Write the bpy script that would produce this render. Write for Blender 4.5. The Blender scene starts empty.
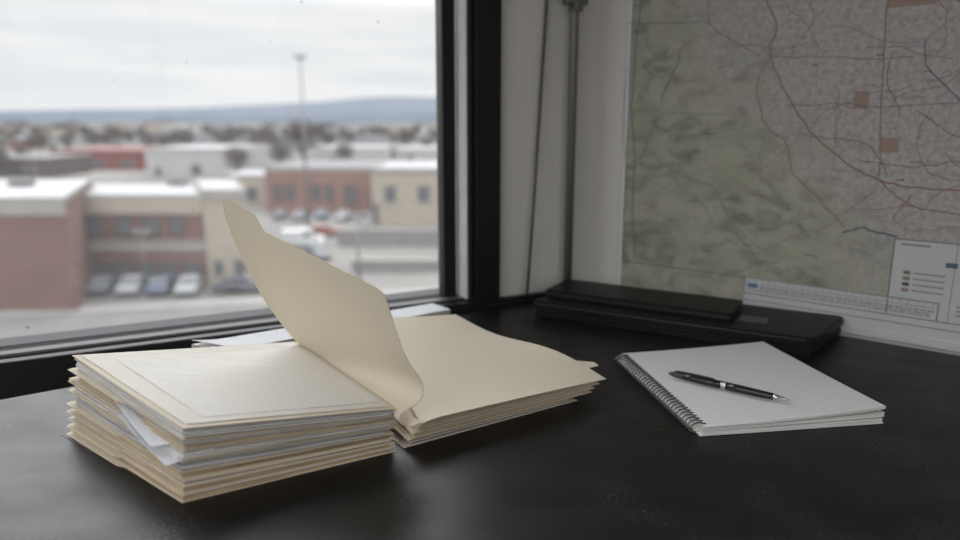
import bpy, bmesh, math, random
from mathutils import Vector, Matrix
R = random.Random(7)
C = bpy.context.scene.collection
PI = math.pi

# ------------------------------------------------------------------ camera model (table top is z = 0)
F = 700.0
TILT = math.atan(152 / 700.0)
EYE = Vector((0, 0, .36))
cT, sT = math.cos(TILT), math.sin(TILT)


def ray(px, py):
    a = (px - 480) / F
    b = (270 - py) / F
    return Vector((a, cT + b * sT, -sT + b * cT))


def at(px, py, z):
    r = ray(px, py)
    return EYE + r * ((z - EYE.z) / r.z)


def aty(px, py, y):
    r = ray(px, py)
    return EYE + r * (y / r.y)


def on_plane(px, py, P, n):
    r = ray(px, py)
    return EYE + r * (((P - EYE).dot(n)) / r.dot(n))


# ------------------------------------------------------------------ materials
def new_mat(name):
    m = bpy.data.materials.new(name)
    m.use_nodes = True
    nt = m.node_tree
    b = nt.nodes['Principled BSDF']
    return m, nt, b


def mat(name, col, rough=.6, spec=.3, metal=0, var=.08, scale=20, bump=0.0, col2=None, stretch=(1, 1, 1), coord='Object', detail=4):
    """principled material whose colour drifts between two tones on a noise texture"""
    m, nt, b = new_mat(name)
    N, L = nt.nodes, nt.links
    tc = N.new('ShaderNodeTexCoord')
    mp = N.new('ShaderNodeMapping')
    mp.inputs['Scale'].default_value = stretch
    nz = N.new('ShaderNodeTexNoise')
    nz.inputs['Scale'].default_value = scale
    nz.inputs['Detail'].default_value = detail
    rp = N.new('ShaderNodeValToRGB')
    c2 = col2 if col2 else tuple(min(1, c * (1 + var)) for c in col)
    c1 = col if col2 else tuple(c * (1 - var) for c in col)
    rp.color_ramp.elements[0].position = .3
    rp.color_ramp.elements[1].position = .7
    rp.color_ramp.elements[0].color = (*c1, 1)
    rp.color_ramp.elements[1].color = (*c2, 1)
    L.new(tc.outputs[coord], mp.inputs['Vector'])
    L.new(mp.outputs['Vector'], nz.inputs['Vector'])
    L.new(nz.outputs['Fac'], rp.inputs['Fac'])
    L.new(rp.outputs['Color'], b.inputs['Base Color'])
    b.inputs['Roughness'].default_value = rough
    b.inputs['Specular IOR Level'].default_value = spec
    b.inputs['Metallic'].default_value = metal
    if bump:
        bp = N.new('ShaderNodeBump')
        bp.inputs['Strength'].default_value = bump
        bp.inputs['Distance'].default_value = .002
        L.new(nz.outputs['Fac'], bp.inputs['Height'])
        L.new(bp.outputs['Normal'], b.inputs['Normal'])
    return m


def paper_mat(name, col, trans=.15, fibre=350, var=.04, crease=0.0):
    m = mat(name, col, rough=.75, spec=.2, var=var, scale=fibre, bump=.08)
    nt = m.node_tree
    N, L = nt.nodes, nt.links
    b = N['Principled BSDF']
    t = N.new('ShaderNodeBsdfTranslucent')
    L.new(b.inputs['Base Color'].links[0].from_socket, t.inputs['Color'])
    mx = N.new('ShaderNodeMixShader')
    mx.inputs['Fac'].default_value = trans
    L.new(b.outputs[0], mx.inputs[1])
    L.new(t.outputs[0], mx.inputs[2])
    L.new(mx.outputs[0], N['Material Output'].inputs['Surface'])
    if crease:
        tc = N.new('ShaderNodeTexCoord')
        mp = N.new('ShaderNodeMapping')
        mp.inputs['Rotation'].default_value = (0, 0, .5)
        mp.inputs['Scale'].default_value = (5, 22, 5)
        nz = N.new('ShaderNodeTexNoise')
        nz.inputs['Scale'].default_value = 1.4
        nz.inputs['Detail'].default_value = 3
        bp = N.new('ShaderNodeBump')
        bp.inputs['Strength'].default_value = crease
        bp.inputs['Distance'].default_value = .006
        L.new(tc.outputs['Object'], mp.inputs['Vector'])
        L.new(mp.outputs[0], nz.inputs['Vector'])
        L.new(nz.outputs['Fac'], bp.inputs['Height'])
        L.new(bp.outputs[0], b.inputs['Normal'])
    return m


def edge_mat(name, cols, layers=40):
    """cut edges of stacked sheets: fine stripes along the stack's height (UV v)"""
    m, nt, b = new_mat(name)
    N, L = nt.nodes, nt.links
    uv = N.new('ShaderNodeUVMap')
    mp = N.new('ShaderNodeMapping')
    mp.inputs['Scale'].default_value = (1.6, layers, 1)
    nz = N.new('ShaderNodeTexNoise')
    nz.inputs['Scale'].default_value = 1.0
    nz.inputs['Detail'].default_value = 5
    nz.inputs['Roughness'].default_value = .7
    rp = N.new('ShaderNodeValToRGB')
    e = rp.color_ramp.elements
    e[0].position = .32
    e[1].position = .66
    e[0].color = (*cols[0], 1)
    e[1].color = (*cols[-1], 1)
    if len(cols) > 2:
        x = e.new(.48)
        x.color = (*cols[1], 1)
    oi = N.new('ShaderNodeObjectInfo')
    ml = N.new('ShaderNodeMath'); ml.operation = 'MULTIPLY'; ml.inputs[1].default_value = 37
    cx = N.new('ShaderNodeCombineXYZ')
    L.new(oi.outputs['Random'], ml.inputs[0]); L.new(ml.outputs[0], cx.inputs['Y']); L.new(ml.outputs[0], cx.inputs['Z'])
    L.new(cx.outputs[0], mp.inputs['Location'])
    L.new(uv.outputs[0], mp.inputs['Vector'])
    L.new(mp.outputs[0], nz.inputs['Vector'])
    L.new(nz.outputs['Fac'], rp.inputs['Fac'])
    L.new(rp.outputs[0], b.inputs['Base Color'])
    b.inputs['Roughness'].default_value = .85
    b.inputs['Specular IOR Level'].default_value = .15
    bp = N.new('ShaderNodeBump')
    bp.inputs['Strength'].default_value = .5
    bp.inputs['Distance'].default_value = .001
    L.new(nz.outputs['Fac'], bp.inputs['Height'])
    L.new(bp.outputs[0], b.inputs['Normal'])
    return m


M = {}
M['manila'] = paper_mat('manila card', (.72, .645, .525), trans=.12, var=.03, crease=.06)
M['manila_leaf'] = paper_mat('manila card standing leaf', (.70, .62, .49), trans=.10, var=.025)
M['manila_edge'] = mat('cut manila edge', (.58, .45, .30), rough=.8, spec=.2, var=.15, scale=90)
M['cream'] = paper_mat('cream paper', (.78, .745, .685), trans=.1, crease=.5)
M['white'] = paper_mat('white paper', (.80, .79, .77), trans=.12, crease=.18)
M['form'] = paper_mat('off white form paper', (.80, .775, .73), trans=.1, crease=.55)
M['cool_white'] = paper_mat('cool white paper', (.78, .79, .82), trans=.12)
M['edge_white'] = edge_mat('white sheet edges', [(.11, .10, .09), (.44, .41, .38), (.76, .73, .69)], 2.4)
M['edge_grey'] = edge_mat('grey sheet edges', [(.09, .085, .085), (.28, .265, .26), (.55, .53, .51)], 2.2)
M['edge_tan'] = edge_mat('tan sheet edges', [(.09, .06, .035), (.33, .245, .155), (.62, .50, .35)], 2.0)  # darkest stripes paint the contact shadow between sheets
M['print_line'] = mat('grey brown print', (.45, .38, .31), rough=.8)
M['black_card'] = mat('black card', (.02, .02, .022), rough=.5, spec=.4)


def table_mat():
    m, nt, b = new_mat('black worn tabletop')
    N, L = nt.nodes, nt.links
    tc = N.new('ShaderNodeTexCoord')

    def noise(scale, stretch, rot=0.0, detail=5, rough=.6):
        mp = N.new('ShaderNodeMapping')
        mp.inputs['Scale'].default_value = stretch
        mp.inputs['Rotation'].default_value = (0, 0, rot)
        nz = N.new('ShaderNodeTexNoise')
        nz.inputs['Scale'].default_value = scale
        nz.inputs['Detail'].default_value = detail
        nz.inputs['Roughness'].default_value = rough
        L.new(tc.outputs['Object'], mp.inputs['Vector'])
        L.new(mp.outputs[0], nz.inputs['Vector'])
        return nz

    def ramp(sock, p0, p1, c0, c1):
        r = N.new('ShaderNodeValToRGB')
        r.color_ramp.elements[0].position = p0
        r.color_ramp.elements[1].position = p1
        r.color_ramp.elements[0].color = c0
        r.color_ramp.elements[1].color = c1
        L.new(sock, r.inputs['Fac'])
        return r
    base = ramp(noise(6, (1, 3, 1), .4).outputs['Fac'], .3, .75, (.008, .0074, .007, 1), (.015, .0135, .0125, 1))
    # scuffs: small pale flecks gathered in worn areas, thin scratches
    fleck = ramp(noise(260, (1, 2.0, 1), .3, 3).outputs['Fac'], .57, .68, (0, 0, 0, 1), (1, 1, 1, 1))
    area = ramp(noise(7, (1, 1, 1), 0, 3).outputs['Fac'], .50, .70, (0, 0, 0, 1), (1, 1, 1, 1))
    scr = ramp(noise(14, (1, 26, 1), -.45, 2).outputs['Fac'], .71, .76, (0, 0, 0, 1), (1, 1, 1, 1))
    scr2 = ramp(noise(11, (1, 22, 1), 1.0, 2).outputs['Fac'], .73, .78, (0, 0, 0, 1), (1, 1, 1, 1))
    a1 = N.new('ShaderNodeMath'); a1.operation = 'MULTIPLY'
    L.new(fleck.outputs[0], a1.inputs[0]); L.new(area.outputs[0], a1.inputs[1])
    a2 = N.new('ShaderNodeMath'); a2.operation = 'MAXIMUM'
    L.new(scr.outputs[0], a2.inputs[0]); L.new(scr2.outputs[0], a2.inputs[1])
    a2b = N.new('ShaderNodeMath'); a2b.operation = 'MULTIPLY'
    L.new(a2.outputs[0], a2b.inputs[0]); L.new(area.outputs[0], a2b.inputs[1])
    a3 = N.new('ShaderNodeMath'); a3.operation = 'MAXIMUM'
    L.new(a1.outputs[0], a3.inputs[0]); L.new(a2b.outputs[0], a3.inputs[1])
    a4 = N.new('ShaderNodeMath'); a4.operation = 'MULTIPLY'; a4.inputs[1].default_value = .75
    L.new(a3.outputs[0], a4.inputs[0])
    mx = N.new('ShaderNodeMixRGB')
    mx.inputs['Color2'].default_value = (.26, .25, .24, 1)
    L.new(a4.outputs[0], mx.inputs['Fac'])
    L.new(base.outputs[0], mx.inputs['Color1'])
    L.new(mx.outputs[0], b.inputs['Base Color'])
    ro = ramp(noise(9, (1, 2, 1), .2, 6).outputs['Fac'], .3, .7, (.29, .29, .29, 1), (.42, .42, .42, 1))
    L.new(ro.outputs[0], b.inputs['Roughness'])
    b.inputs['Specular IOR Level'].default_value = .19
    bp = N.new('ShaderNodeBump')
    bp.inputs['Strength'].default_value = .12
    bp.inputs['Distance'].default_value = .001
    L.new(noise(120, (1, 1.5, 1), .4, 4).outputs['Fac'], bp.inputs['Height'])
    L.new(bp.outputs[0], b.inputs['Normal'])
    return m


M['table'] = table_mat()
M['wall'] = mat('grey wall paint', (.62, .595, .56), rough=.85, spec=.2, var=.03, scale=8, bump=.05)
M['wall_dim'] = mat('dim grey wall paint', (.50, .48, .46), rough=.9, spec=.2, var=.03, scale=6)
M['ceiling'] = mat('ceiling paint', (.75, .74, .72), rough=.9, var=.02, scale=5)
M['floor'] = mat('grey carpet', (.32, .31, .295), rough=.95, var=.2, scale=60)
M['frame'] = mat('black window paint', (.009, .009, .0095), rough=.45, spec=.28, var=.1, scale=12)
M['rail_grey'] = mat('grey rail bead', (.09, .09, .094), rough=.5, spec=.3)  # lighter grey paints the sky highlight along the rail's top
M['frame_dull'] = mat('dull black rail paint', (.012, .012, .013), rough=.7, spec=.12)
M['alu'] = mat('pale aluminium strip', (.85, .84, .84), rough=.5, spec=.4, metal=0, var=.05, scale=30)  # pale colour stands for reflection and outside light in the glass gap
M['pipe'] = mat('dull grey conduit', (.16, .155, .15), rough=.45, spec=.5, metal=.35, var=.1, scale=30)
M['cable'] = mat('dark cable sheath', (.09, .088, .085), rough=.6)
M['case'] = mat('black textured plastic', (.008, .008, .0085), rough=.45, spec=.25, var=.1, scale=150, bump=.05)
M['case_trim'] = mat('black glossy trim', (.05, .05, .053), rough=.3, spec=.5, var=.05)
M['wire'] = mat('black coated wire', (.16, .155, .15), rough=.35, spec=.5, metal=.7, var=.05)
M['pen'] = mat('black lacquer', (.012, .012, .013), rough=.25, spec=.5, var=.05)
M['pen_grey'] = mat('dark grey lacquer', (.045, .045, .05), rough=.28, spec=.5, var=.05)
M['chrome'] = mat('polished steel', (.62, .61, .60), rough=.2, spec=.5, metal=1, var=.03)


def glass_mat():
    m = bpy.data.materials.new('dusty window glass')
    m.use_nodes = True
    nt = m.node_tree
    N, L = nt.nodes, nt.links
    N.remove(N['Principled BSDF'])
    out = N['Material Output']
    tr = N.new('ShaderNodeBsdfTransparent'); tr.inputs[0].default_value = (.97, .975, .975, 1)
    gl = N.new('ShaderNodeBsdfGlossy'); gl.inputs['Roughness'].default_value = .02
    tl = N.new('ShaderNodeBsdfTranslucent'); tl.inputs[0].default_value = (.8, .8, .82, 1)
    df = N.new('ShaderNodeBsdfDiffuse'); df.inputs[0].default_value = (.35, .34, .33, 1)
    fr = N.new('ShaderNodeFresnel'); fr.inputs['IOR'].default_value = 1.3
    m1 = N.new('ShaderNodeMixShader')
    L.new(fr.outputs[0], m1.inputs[0]); L.new(tr.outputs[0], m1.inputs[1]); L.new(gl.outputs[0], m1.inputs[2])
    # thin even film veils the view as haze, plus dust specks
    m2 = N.new('ShaderNodeMixShader'); m2.inputs[0].default_value = .02
    L.new(m1.outputs[0], m2.inputs[1]); L.new(tl.outputs[0], m2.inputs[2])
    tc = N.new('ShaderNodeTexCoord')
    nz = N.new('ShaderNodeTexNoise'); nz.inputs['Scale'].default_value = 75; nz.inputs['Detail'].default_value = 1
    L.new(tc.outputs['Object'], nz.inputs['Vector'])
    rp = N.new('ShaderNodeValToRGB')
    rp.color_ramp.elements[0].position = .785
    rp.color_ramp.elements[1].position = .82
    rp.color_ramp.elements[0].color = (0, 0, 0, 1)
    rp.color_ramp.elements[1].color = (.55, .55, .55, 1)
    L.new(nz.outputs['Fac'], rp.inputs['Fac'])
    m3 = N.new('ShaderNodeMixShader')
    L.new(rp.outputs[0], m3.inputs[0]); L.new(m2.outputs[0], m3.inputs[1]); L.new(df.outputs[0], m3.inputs[2])
    L.new(m3.outputs[0], out.inputs['Surface'])
    return m


M['glass'] = glass_mat()


# ------------------------------------------------------------------ builders
BASE = {}


def thing(name, label, cat, loc=(0, 0, 0), rotz=0, group=None):
    o = bpy.data.objects.new(name, None)
    o.empty_display_size = .02
    C.objects.link(o)
    o.location = loc
    o.rotation_euler = (0, 0, rotz)
    BASE[o.name] = Vector(loc)
    tag(o, label, cat, group)
    return o


def tag(o, label, cat, group=None, kind=None):
    o['label'] = label
    o['category'] = cat
    if group:
        o['group'] = group
    if kind:
        o['kind'] = kind
    return o


def link(name, me, mats, parent=None, world=False, smooth=None):
    """one mesh object; with world=True the vertices are in scene coordinates and are moved into the parent's frame"""
    if not isinstance(mats, (list, tuple)):
        mats = [mats]
    for m in mats:
        me.materials.append(m)
    if smooth is not None:
        for p in me.polygons:
            p.use_smooth = smooth
    o = bpy.data.objects.new(name, me)
    C.objects.link(o)
    if parent is not None:
        o.parent = parent
        top = parent
        while top.parent:
            top = top.parent
        if world:
            me.transform(Matrix.Translation(-BASE[top.name]))
    return o


def bm_obj(name, bm, mats, parent=None, world=False, smooth=None):
    bmesh.ops.recalc_face_normals(bm, faces=bm.faces)
    me = bpy.data.meshes.new(name)
    bm.to_mesh(me)
    bm.free()
    return link(name, me, mats, parent, world, smooth)


def box(bm, x0, x1, y0, y1, z0, z1, bev=0, xf=None, mi=0, seg=2):
    vs = [bm.verts.new((x, y, z)) for x in (x0, x1) for y in (y0, y1) for z in (z0, z1)]
    idx = [(0, 1, 3, 2), (4, 6, 7, 5), (0, 4, 5, 1), (2, 3, 7, 6), (0, 2, 6, 4), (1, 5, 7, 3)]
    fs = [bm.faces.new([vs[i] for i in f]) for f in idx]
    for f in fs:
        f.material_index = mi
    out = set(vs)
    if bev:
        es = list({e for f in fs for e in f.edges})
        r = bmesh.ops.bevel(bm, geom=es, offset=bev, segments=seg, affect='EDGES', profile=.5)
        out = {v for f in r['faces'] for v in f.verts} | {v for v in vs if v.is_valid}
        todo = list(out)
        while todo:
            v = todo.pop()
            for e in v.link_edges:
                w = e.other_vert(v)
                if w not in out:
                    out.add(w)
                    todo.append(w)
        for v in out:
            for f in v.link_faces:
                f.material_index = mi
    if xf is not None:
        for v in out:
            v.co = xf @ v.co
    return out


def prism(bm, pts, z0, z1, mi=0, bev=0):
    a = [bm.verts.new((p[0], p[1], z0)) for p in pts]
    b = [bm.verts.new((p[0], p[1], z1)) for p in pts]
    n = len(pts)
    fs = [bm.faces.new(a[::-1]), bm.faces.new(b)]
    for i in range(n):
        fs.append(bm.faces.new((a[i], a[(i + 1) % n], b[(i + 1) % n], b[i])))
    for f in fs:
        f.material_index = mi
    if bev:
        es = [e for e in fs[1].edges]
        bmesh.ops.bevel(bm, geom=es, offset=bev, segments=2, affect='EDGES')


def tube(bm, pts, r, n=8, closed=False, mi=0, caps=True):
    pts = [Vector(p) for p in pts]
    rings = []
    m = len(pts)
    up = Vector((0, 0, 1))
    for i, p in enumerate(pts):
        if closed:
            d = pts[(i + 1) % m] - pts[i - 1]
        else:
            d = pts[min(i + 1, m - 1)] - pts[max(i - 1, 0)]
        d.normalize()
        a = d.cross(up)
        if a.length < .05:
            a = d.cross(Vector((1, 0, 0)))
        a.normalize()
        b = d.cross(a)
        rr = r[i] if isinstance(r, (list, tuple)) else r
        rings.append([bm.verts.new(p + (a * math.cos(2 * PI * k / n) + b * math.sin(2 * PI * k / n)) * rr) for k in range(n)])
    for i in range(m if closed else m - 1):
        A, B = rings[i], rings[(i + 1) % m]
        for k in range(n):
            f = bm.faces.new((A[k], A[(k + 1) % n], B[(k + 1) % n], B[k]))
            f.material_index = mi
            f.smooth = True
    if caps and not closed:
        bm.faces.new(rings[0][::-1]).material_index = mi
        bm.faces.new(rings[-1]).material_index = mi


def slab(name, f, mats, parent=None, nu=14, nv=14, us=None, vs=None, world=True):
    """closed sheet or block: f(u, v, side) -> point; slot 0 on the faces, slot 1 on the cut edges"""
    us = us or [i / nu for i in range(nu + 1)]
    vs = vs or [i / nv for i in range(nv + 1)]
    nu, nv = len(us) - 1, len(vs) - 1
    V, Fc, UV, MI = [], [], [], []
    ix = {}
    for s in (0, 1):
        for i, u in enumerate(us):
            for j, v in enumerate(vs):
                ix[s, i, j] = len(V)
                V.append(f(u, v, s))
    for i in range(nu):
        for j in range(nv):
            q = ((i, j), (i + 1, j), (i + 1, j + 1), (i, j + 1))
            Fc.append([ix[1, a, b] for a, b in q]); UV.append([(us[a], vs[b]) for a, b in q]); MI.append(0)
            q = q[::-1]
            Fc.append([ix[0, a, b] for a, b in q]); UV.append([(us[a], vs[b]) for a, b in q]); MI.append(0)
    ring = [(i, 0) for i in range(nu)] + [(nu, j) for j in range(nv)] + [(i, nv) for i in range(nu, 0, -1)] + [(0, j) for j in range(nv, 0, -1)]
    tot = len(ring)
    rim = {}
    for a in ring:
        for s in (0, 1):
            rim[s, a] = len(V)
            V.append(V[ix[s, a[0], a[1]]])
    for k in range(tot):
        a, b = ring[k], ring[(k + 1) % tot]
        Fc.append([rim[0, a], rim[0, b], rim[1, b], rim[1, a]])
        x0, x1 = 4 * k / tot, 4 * (k + 1) / tot
        UV.append([(x0, 0), (x1, 0), (x1, 1), (x0, 1)]); MI.append(1)
    me = bpy.data.meshes.new(name)
    me.from_pydata([tuple(p) for p in V], [], Fc)
    uv = me.uv_layers.new(name='UVMap')
    li = 0
    for p, quad in zip(me.polygons, UV):
        for k in range(len(quad)):
            uv.data[li].uv = quad[k]
            li += 1
    for p, m_ in zip(me.polygons, MI):
        p.material_index = m_
        p.use_smooth = m_ == 0
    if not isinstance(mats, (list, tuple)):
        mats = [mats, mats]
    me.update()
    return link(name, me, mats, parent, world and parent is not None)


def lerp(a, b, t):
    return a + (b - a) * t


def bil(q, u, v):
    return lerp(lerp(q[0], q[1], u), lerp(q[3], q[2], u), v)


# ------------------------------------------------------------------ the room
WA = math.radians(26.5)
U = Vector((math.cos(WA), math.sin(WA), 0))          # along the window wall, to the right
NW = Vector((U.y, -U.x, 0))                          # into the room
P0 = Vector((.0405, 1.345, 0))
MM = Vector((.779, -.627, 0)).normalized()           # along the map wall, to the right
NM = Vector((MM.y, -MM.x, 0))                        # into the room
KM = Vector((.2307, 1.469, 0))
_d = KM - P0                                         # corner of the two walls
_det = U.x * (-MM.y) + MM.x * U.y
SC = (_d.x * (-MM.y) + MM.x * _d.y) / _det
CORNER = P0 + U * SC
TC = (CORNER - KM).dot(MM)
FLOOR, CEIL = -.74, 1.95


def W(s, o, z):
    return P0 + U * s + NW * o + Vector((0, 0, z))


def wbox(bm, s0, s1, o0, o1, z0, z1, bev=0, mi=0):
    xf = Matrix.Translation(P0) @ Matrix.Rotation(WA, 4, 'Z')
    # local x = s, local -y = into the room
    box(bm, s0, s1, -o1, -o0, z0, z1, bev, xf, mi)


def structure(name, bm, m, parent=None):
    o = bm_obj(name, bm, m, parent)
    if parent is None:
        o['kind'] = 'structure'
    return o


SW0, SW1, ZW0, ZW1 = -2.6, -.008, -.02, 1.55         # window opening along the wall
LEFT_END, RIGHT_END = -3.1, 3.0
bm = bmesh.new(); wbox(bm, SW1, SC + .12, -.12, 0, FLOOR, CEIL)
wbox(bm, LEFT_END, SW1, -.12, 0, ZW1, CEIL); wbox(bm, LEFT_END, SW0, -.12, 0, FLOOR, ZW1); wbox(bm, SW0, SW1, -.12, 0, FLOOR, ZW0)
structure('wall_window', bm, M['wall'])
xfm = Matrix.Translation(CORNER) @ Matrix.Rotation(math.atan2(MM.y, MM.x), 4, 'Z')
bm = bmesh.new(); box(bm, 0, RIGHT_END, 0, .12, FLOOR, CEIL, 0, xfm)
structure('wall_map', bm, M['wall'])
PORTALS = []
KL = P0 + U * LEFT_END
KR = CORNER + MM * RIGHT_END
KB = KL + MM * RIGHT_END
for nm, a, b, glazed in (('wall_left', KL, KB, 1), ('wall_back', KB, KR, 2)):
    d = (b - a); ln = d.length; d.normalize()
    out = Vector((d.y, -d.x, 0))
    if (a + b).dot(out) / 2 < ((KL + KR) / 2).dot(out):
        out = -out

    def seg(bm, x0, x1, z0, z1, o0=0, o1=.12):
        prism(bm, [a + d * x0 + out * o0, a + d * x1 + out * o0, a + d * x1 + out * o1, a + d * x0 + out * o1], z0, z1)
    x0, x1, z0, z1 = (.25, ln - .25, -.05, 1.75) if glazed == 1 else (ln * .22, ln * .62, .15, 1.45)
    bm = bmesh.new()
    if not glazed:
        seg(bm, 0, ln, FLOOR, CEIL)
        structure(nm, bm, M['wall_dim'])
        continue
    seg(bm, 0, x0, FLOOR, CEIL); seg(bm, x1, ln, FLOOR, CEIL); seg(bm, x0, x1, FLOOR, z0); seg(bm, x0, x1, z1, CEIL)
    structure(nm, bm, M['wall'])
    w_o = bpy.data.objects.new('window_%d' % (glazed + 1), None); C.objects.link(w_o); w_o['kind'] = 'structure'; BASE[w_o.name] = Vector((0, 0, 0))  # window added out of view to brighten the room
    bm = bmesh.new()
    for q in ((x0, x0 + .05, z0, z1), (x1 - .05, x1, z0, z1), (x0, x1, z0, z0 + .05), (x0, x1, z1 - .05, z1), ((x0 + x1) / 2 - .025, (x0 + x1) / 2 + .025, z0, z1)):
        seg(bm, *q, .01, .11)
    bm_obj('casing', bm, M['frame'], w_o)
    bm = bmesh.new(); seg(bm, x0, x1, z0, z1, .058, .062)
    bm_obj('pane', bm, M['glass'], w_o)
    PORTALS.append((a + d * (x0 + x1) / 2 + out * .13 + Vector((0, 0, (z0 + z1) / 2)), -out, x1 - x0, z1 - z0))
bm = bmesh.new(); prism(bm, [KL, CORNER, KR, KB], FLOOR - .1, FLOOR); structure('floor', bm, M['floor'])
bm = bmesh.new(); prism(bm, [KL, CORNER, KR, KB], CEIL, CEIL + .1); structure('ceiling', bm, M['ceiling'])

# window: casing, sash, pale strip painted as bright glass, pane, sill board
win = bpy.data.objects.new('window_1', None); C.objects.link(win); win['kind'] = 'structure'
win['label'] = 'large black framed window overlooking the town'; BASE['window_1'] = Vector((0, 0, 0))
bm = bmesh.new()
wbox(bm, -.060, -.008, -.055, .014, ZW0, ZW1, .0015)                # right casing
wbox(bm, -.068, -.0605, -.055, .004, ZW0, ZW1, .001)
wbox(bm, SW0, SW0 + .06, -.115, .014, ZW0, ZW1, .0015)
wbox(bm, SW0, SW1, -.115, .014, ZW1 - .06, ZW1 + .03, .0015)
bm_obj('casing', bm, M['frame'], win)
bm = bmesh.new()
wbox(bm, -.107, -.081, -.062, -.03, .016, ZW1 - .06, .002)          # sash stile
wbox(bm, SW0 + .06, SW0 + .09, -.062, -.03, .016, ZW1 - .06, .002)
bm_obj('sash', bm, M['frame'], win)
bm = bmesh.new(); wbox(bm, -.0735, -.0685, -.052, -.006, .016, ZW1 - .06, .001)
bm_obj('glazing_strip', bm, M['alu'], win)
bm = bmesh.new(); wbox(bm, SW0 + .06, -.0685, -.115, -.004, ZW0, .016, .003); wbox(bm, SW0 + .06, -.0685, -.07, -.054, .016, .019, .001)
bm_obj('bottom_rail', bm, M['frame_dull'], win)
bm = bmesh.new(); wbox(bm, SW0 + .06, -.0735, -.034, -.012, .0155, .0175, .0008)
bm_obj('rail_strip', bm, M['rail_grey'], win)
bm = bmesh.new(); wbox(bm, SW0, SC, -.004, .016, -.45, .0135, .002)
bm_obj('sill_board', bm, M['frame'], win)
bm = bmesh.new(); wbox(bm, SW0 + .05, -.05, -.050, -.046, .01, ZW1 - .05)
g = bm_obj('pane', bm, M['glass'], win)
# narrow black skirting where table meets wall
bm = bmesh.new(); wbox(bm, -.25, SC - .02, .016, .024, -.03, .007, .002)
o = bm_obj('trim_1', bm, M['frame']); o['kind'] = 'structure'

# daylight portal across the window opening
PORTALS.append((W(-1.32, -.13, .76), NW, 2.5, 1.5))
for loc, n_, sx, sy in PORTALS:
    pl = bpy.data.lights.new('window_daylight_portal', 'AREA')
    pl.shape = 'RECTANGLE'; pl.size = sx; pl.size_y = sy
    pl.cycles.is_portal = True
    po = bpy.data.objects.new('window_daylight_portal', pl); C.objects.link(po)
    po.location = loc
    po.rotation_euler = n_.to_track_quat('-Z', 'Y').to_euler()

# ------------------------------------------------------------------ table
desk = thing('desk', 'large black worn table filling the foreground under everything', 'table', (.1, .9, 0))
TZ = .03
wi = NW * .012
mi_ = NM * .012
cA = CORNER + wi * 1 + mi_ * 1
back = [Vector((-1.15, .472, 0)), Vector((-.627, .8576, 0)), W(.0, .026, 0), W(SC, .026, 0) + mi_ * 1.2]
right = KM + MM * 1.25 + mi_
front = [Vector((1.2, .36, 0)), Vector((-1.15, .30, 0))]
# the two boards meet on a straight joint
j0 = at(400, 467.5, 0); j1 = at(690, 425.5, 0)
jd = (j1 - j0).normalized()
JL = j0 - jd * ((j0.x + 1.15) / jd.x)
tR = None
rd = MM
# intersection of joint with right edge line
A_ = KM + mi_
det = jd.x * (-rd.y) + rd.x * jd.y
dd = A_ - j0
tj = (dd.x * (-rd.y) + rd.x * dd.y) / det
JR = j0 + jd * tj
gap = Vector((-jd.y, jd.x, 0)) * .0007
bm = bmesh.new(); prism(bm, [front[1], front[0], A_ + rd * 1.25] + [back[3], back[2], back[1], back[0]], -TZ, 0, 0, .001)
bm_obj('tabletop', bm, M['table'], desk, True)
ja, jb = at(468, 457.5, 0), at(692, 424.5, 0)
jn = Vector((-jd.y, jd.x, 0))
bm = bmesh.new()
prism(bm, [ja, lerp(ja, jb, .4) - jn * .0011, jb - jn * .0014, jb + jn * .0003, lerp(ja, jb, .5)], -.001, .00015)
bm_obj('seam', bm, M['pen'], desk, True)
for x, y in ((-.95, .42), (.95, .45), (.15, 1.28), (-.55, .82)):
    bm = bmesh.new(); box(bm, x - .03, x + .03, y - .03, y + .03, FLOOR, -TZ, .004)
    bm_obj('leg', bm, M['table'], desk, True)

# ------------------------------------------------------------------ left pile of folders
LB = [at(183, 503, 0), at(395, 452, 0), Vector((-.275, .925, 0)), at(70, 433, 0)]           # front-left, front-right, back-right, back-left
LT = [at(183, 427, .077), at(398, 408, .049), at(297, 341, .056), at(72, 354, .086)]


def S(u, v, t):
    return lerp(bil(LB, u, v), bil(LT, u, v), t)


def wob(seed):
    r = random.Random(seed)
    a, b, c_, d_ = (r.uniform(0, 6.28) for _ in range(4))
    return lambda u, v: .5 * math.sin(5 * u + a) * math.cos(4 * v + b) + .5 * math.sin(11 * v + 3 * u + c_) * .5


def leaf(name, parent, t0, t1, seed, tabbed=True, mats=None, tabw=.04, u0=0., v0=0., u1=1., v1=1., amp=.004, tab_lo=.47, tab_hi=.985):
    w = wob(seed)
    vs = sorted(set([i / 16 for i in range(17)] + [tab_lo - .015, tab_lo + .02, tab_hi, tab_hi + .012]))

    def f(u, v, s):
        a = u0
        if tabbed and tab_lo < v < tab_hi + .005:
            a -= tabw * min(1, (v - tab_lo) / .02, max(.3, (tab_hi + .012 - v) / .012))
        uu = a + (u1 - a) * u
        vv = v0 + (v1 - v0) * v
        t = (t0, t1)[s] + amp * w(uu, vv)
        return S(uu, vv, t)
    return slab(name, f, mats or [M['manila'], M['manila_edge']], parent, vs=vs, nu=14)


def sheets(name, parent, t0, t1, seed, u0, v0, u1, v1, edge, amp=.004):
    w = wob(seed)
    r = random.Random(seed)
    k = r.uniform(-.012, .012)

    def f(u, v, s):
        uu = u0 + (u1 - u0) * u
        vv = v0 + (v1 - v0) * v + k * (s - .5) + .0 * u
        return S(uu, vv, (t0, t1)[s] + amp * w(uu, vv))
    return slab(name, f, [M['white'], edge], parent)


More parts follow.
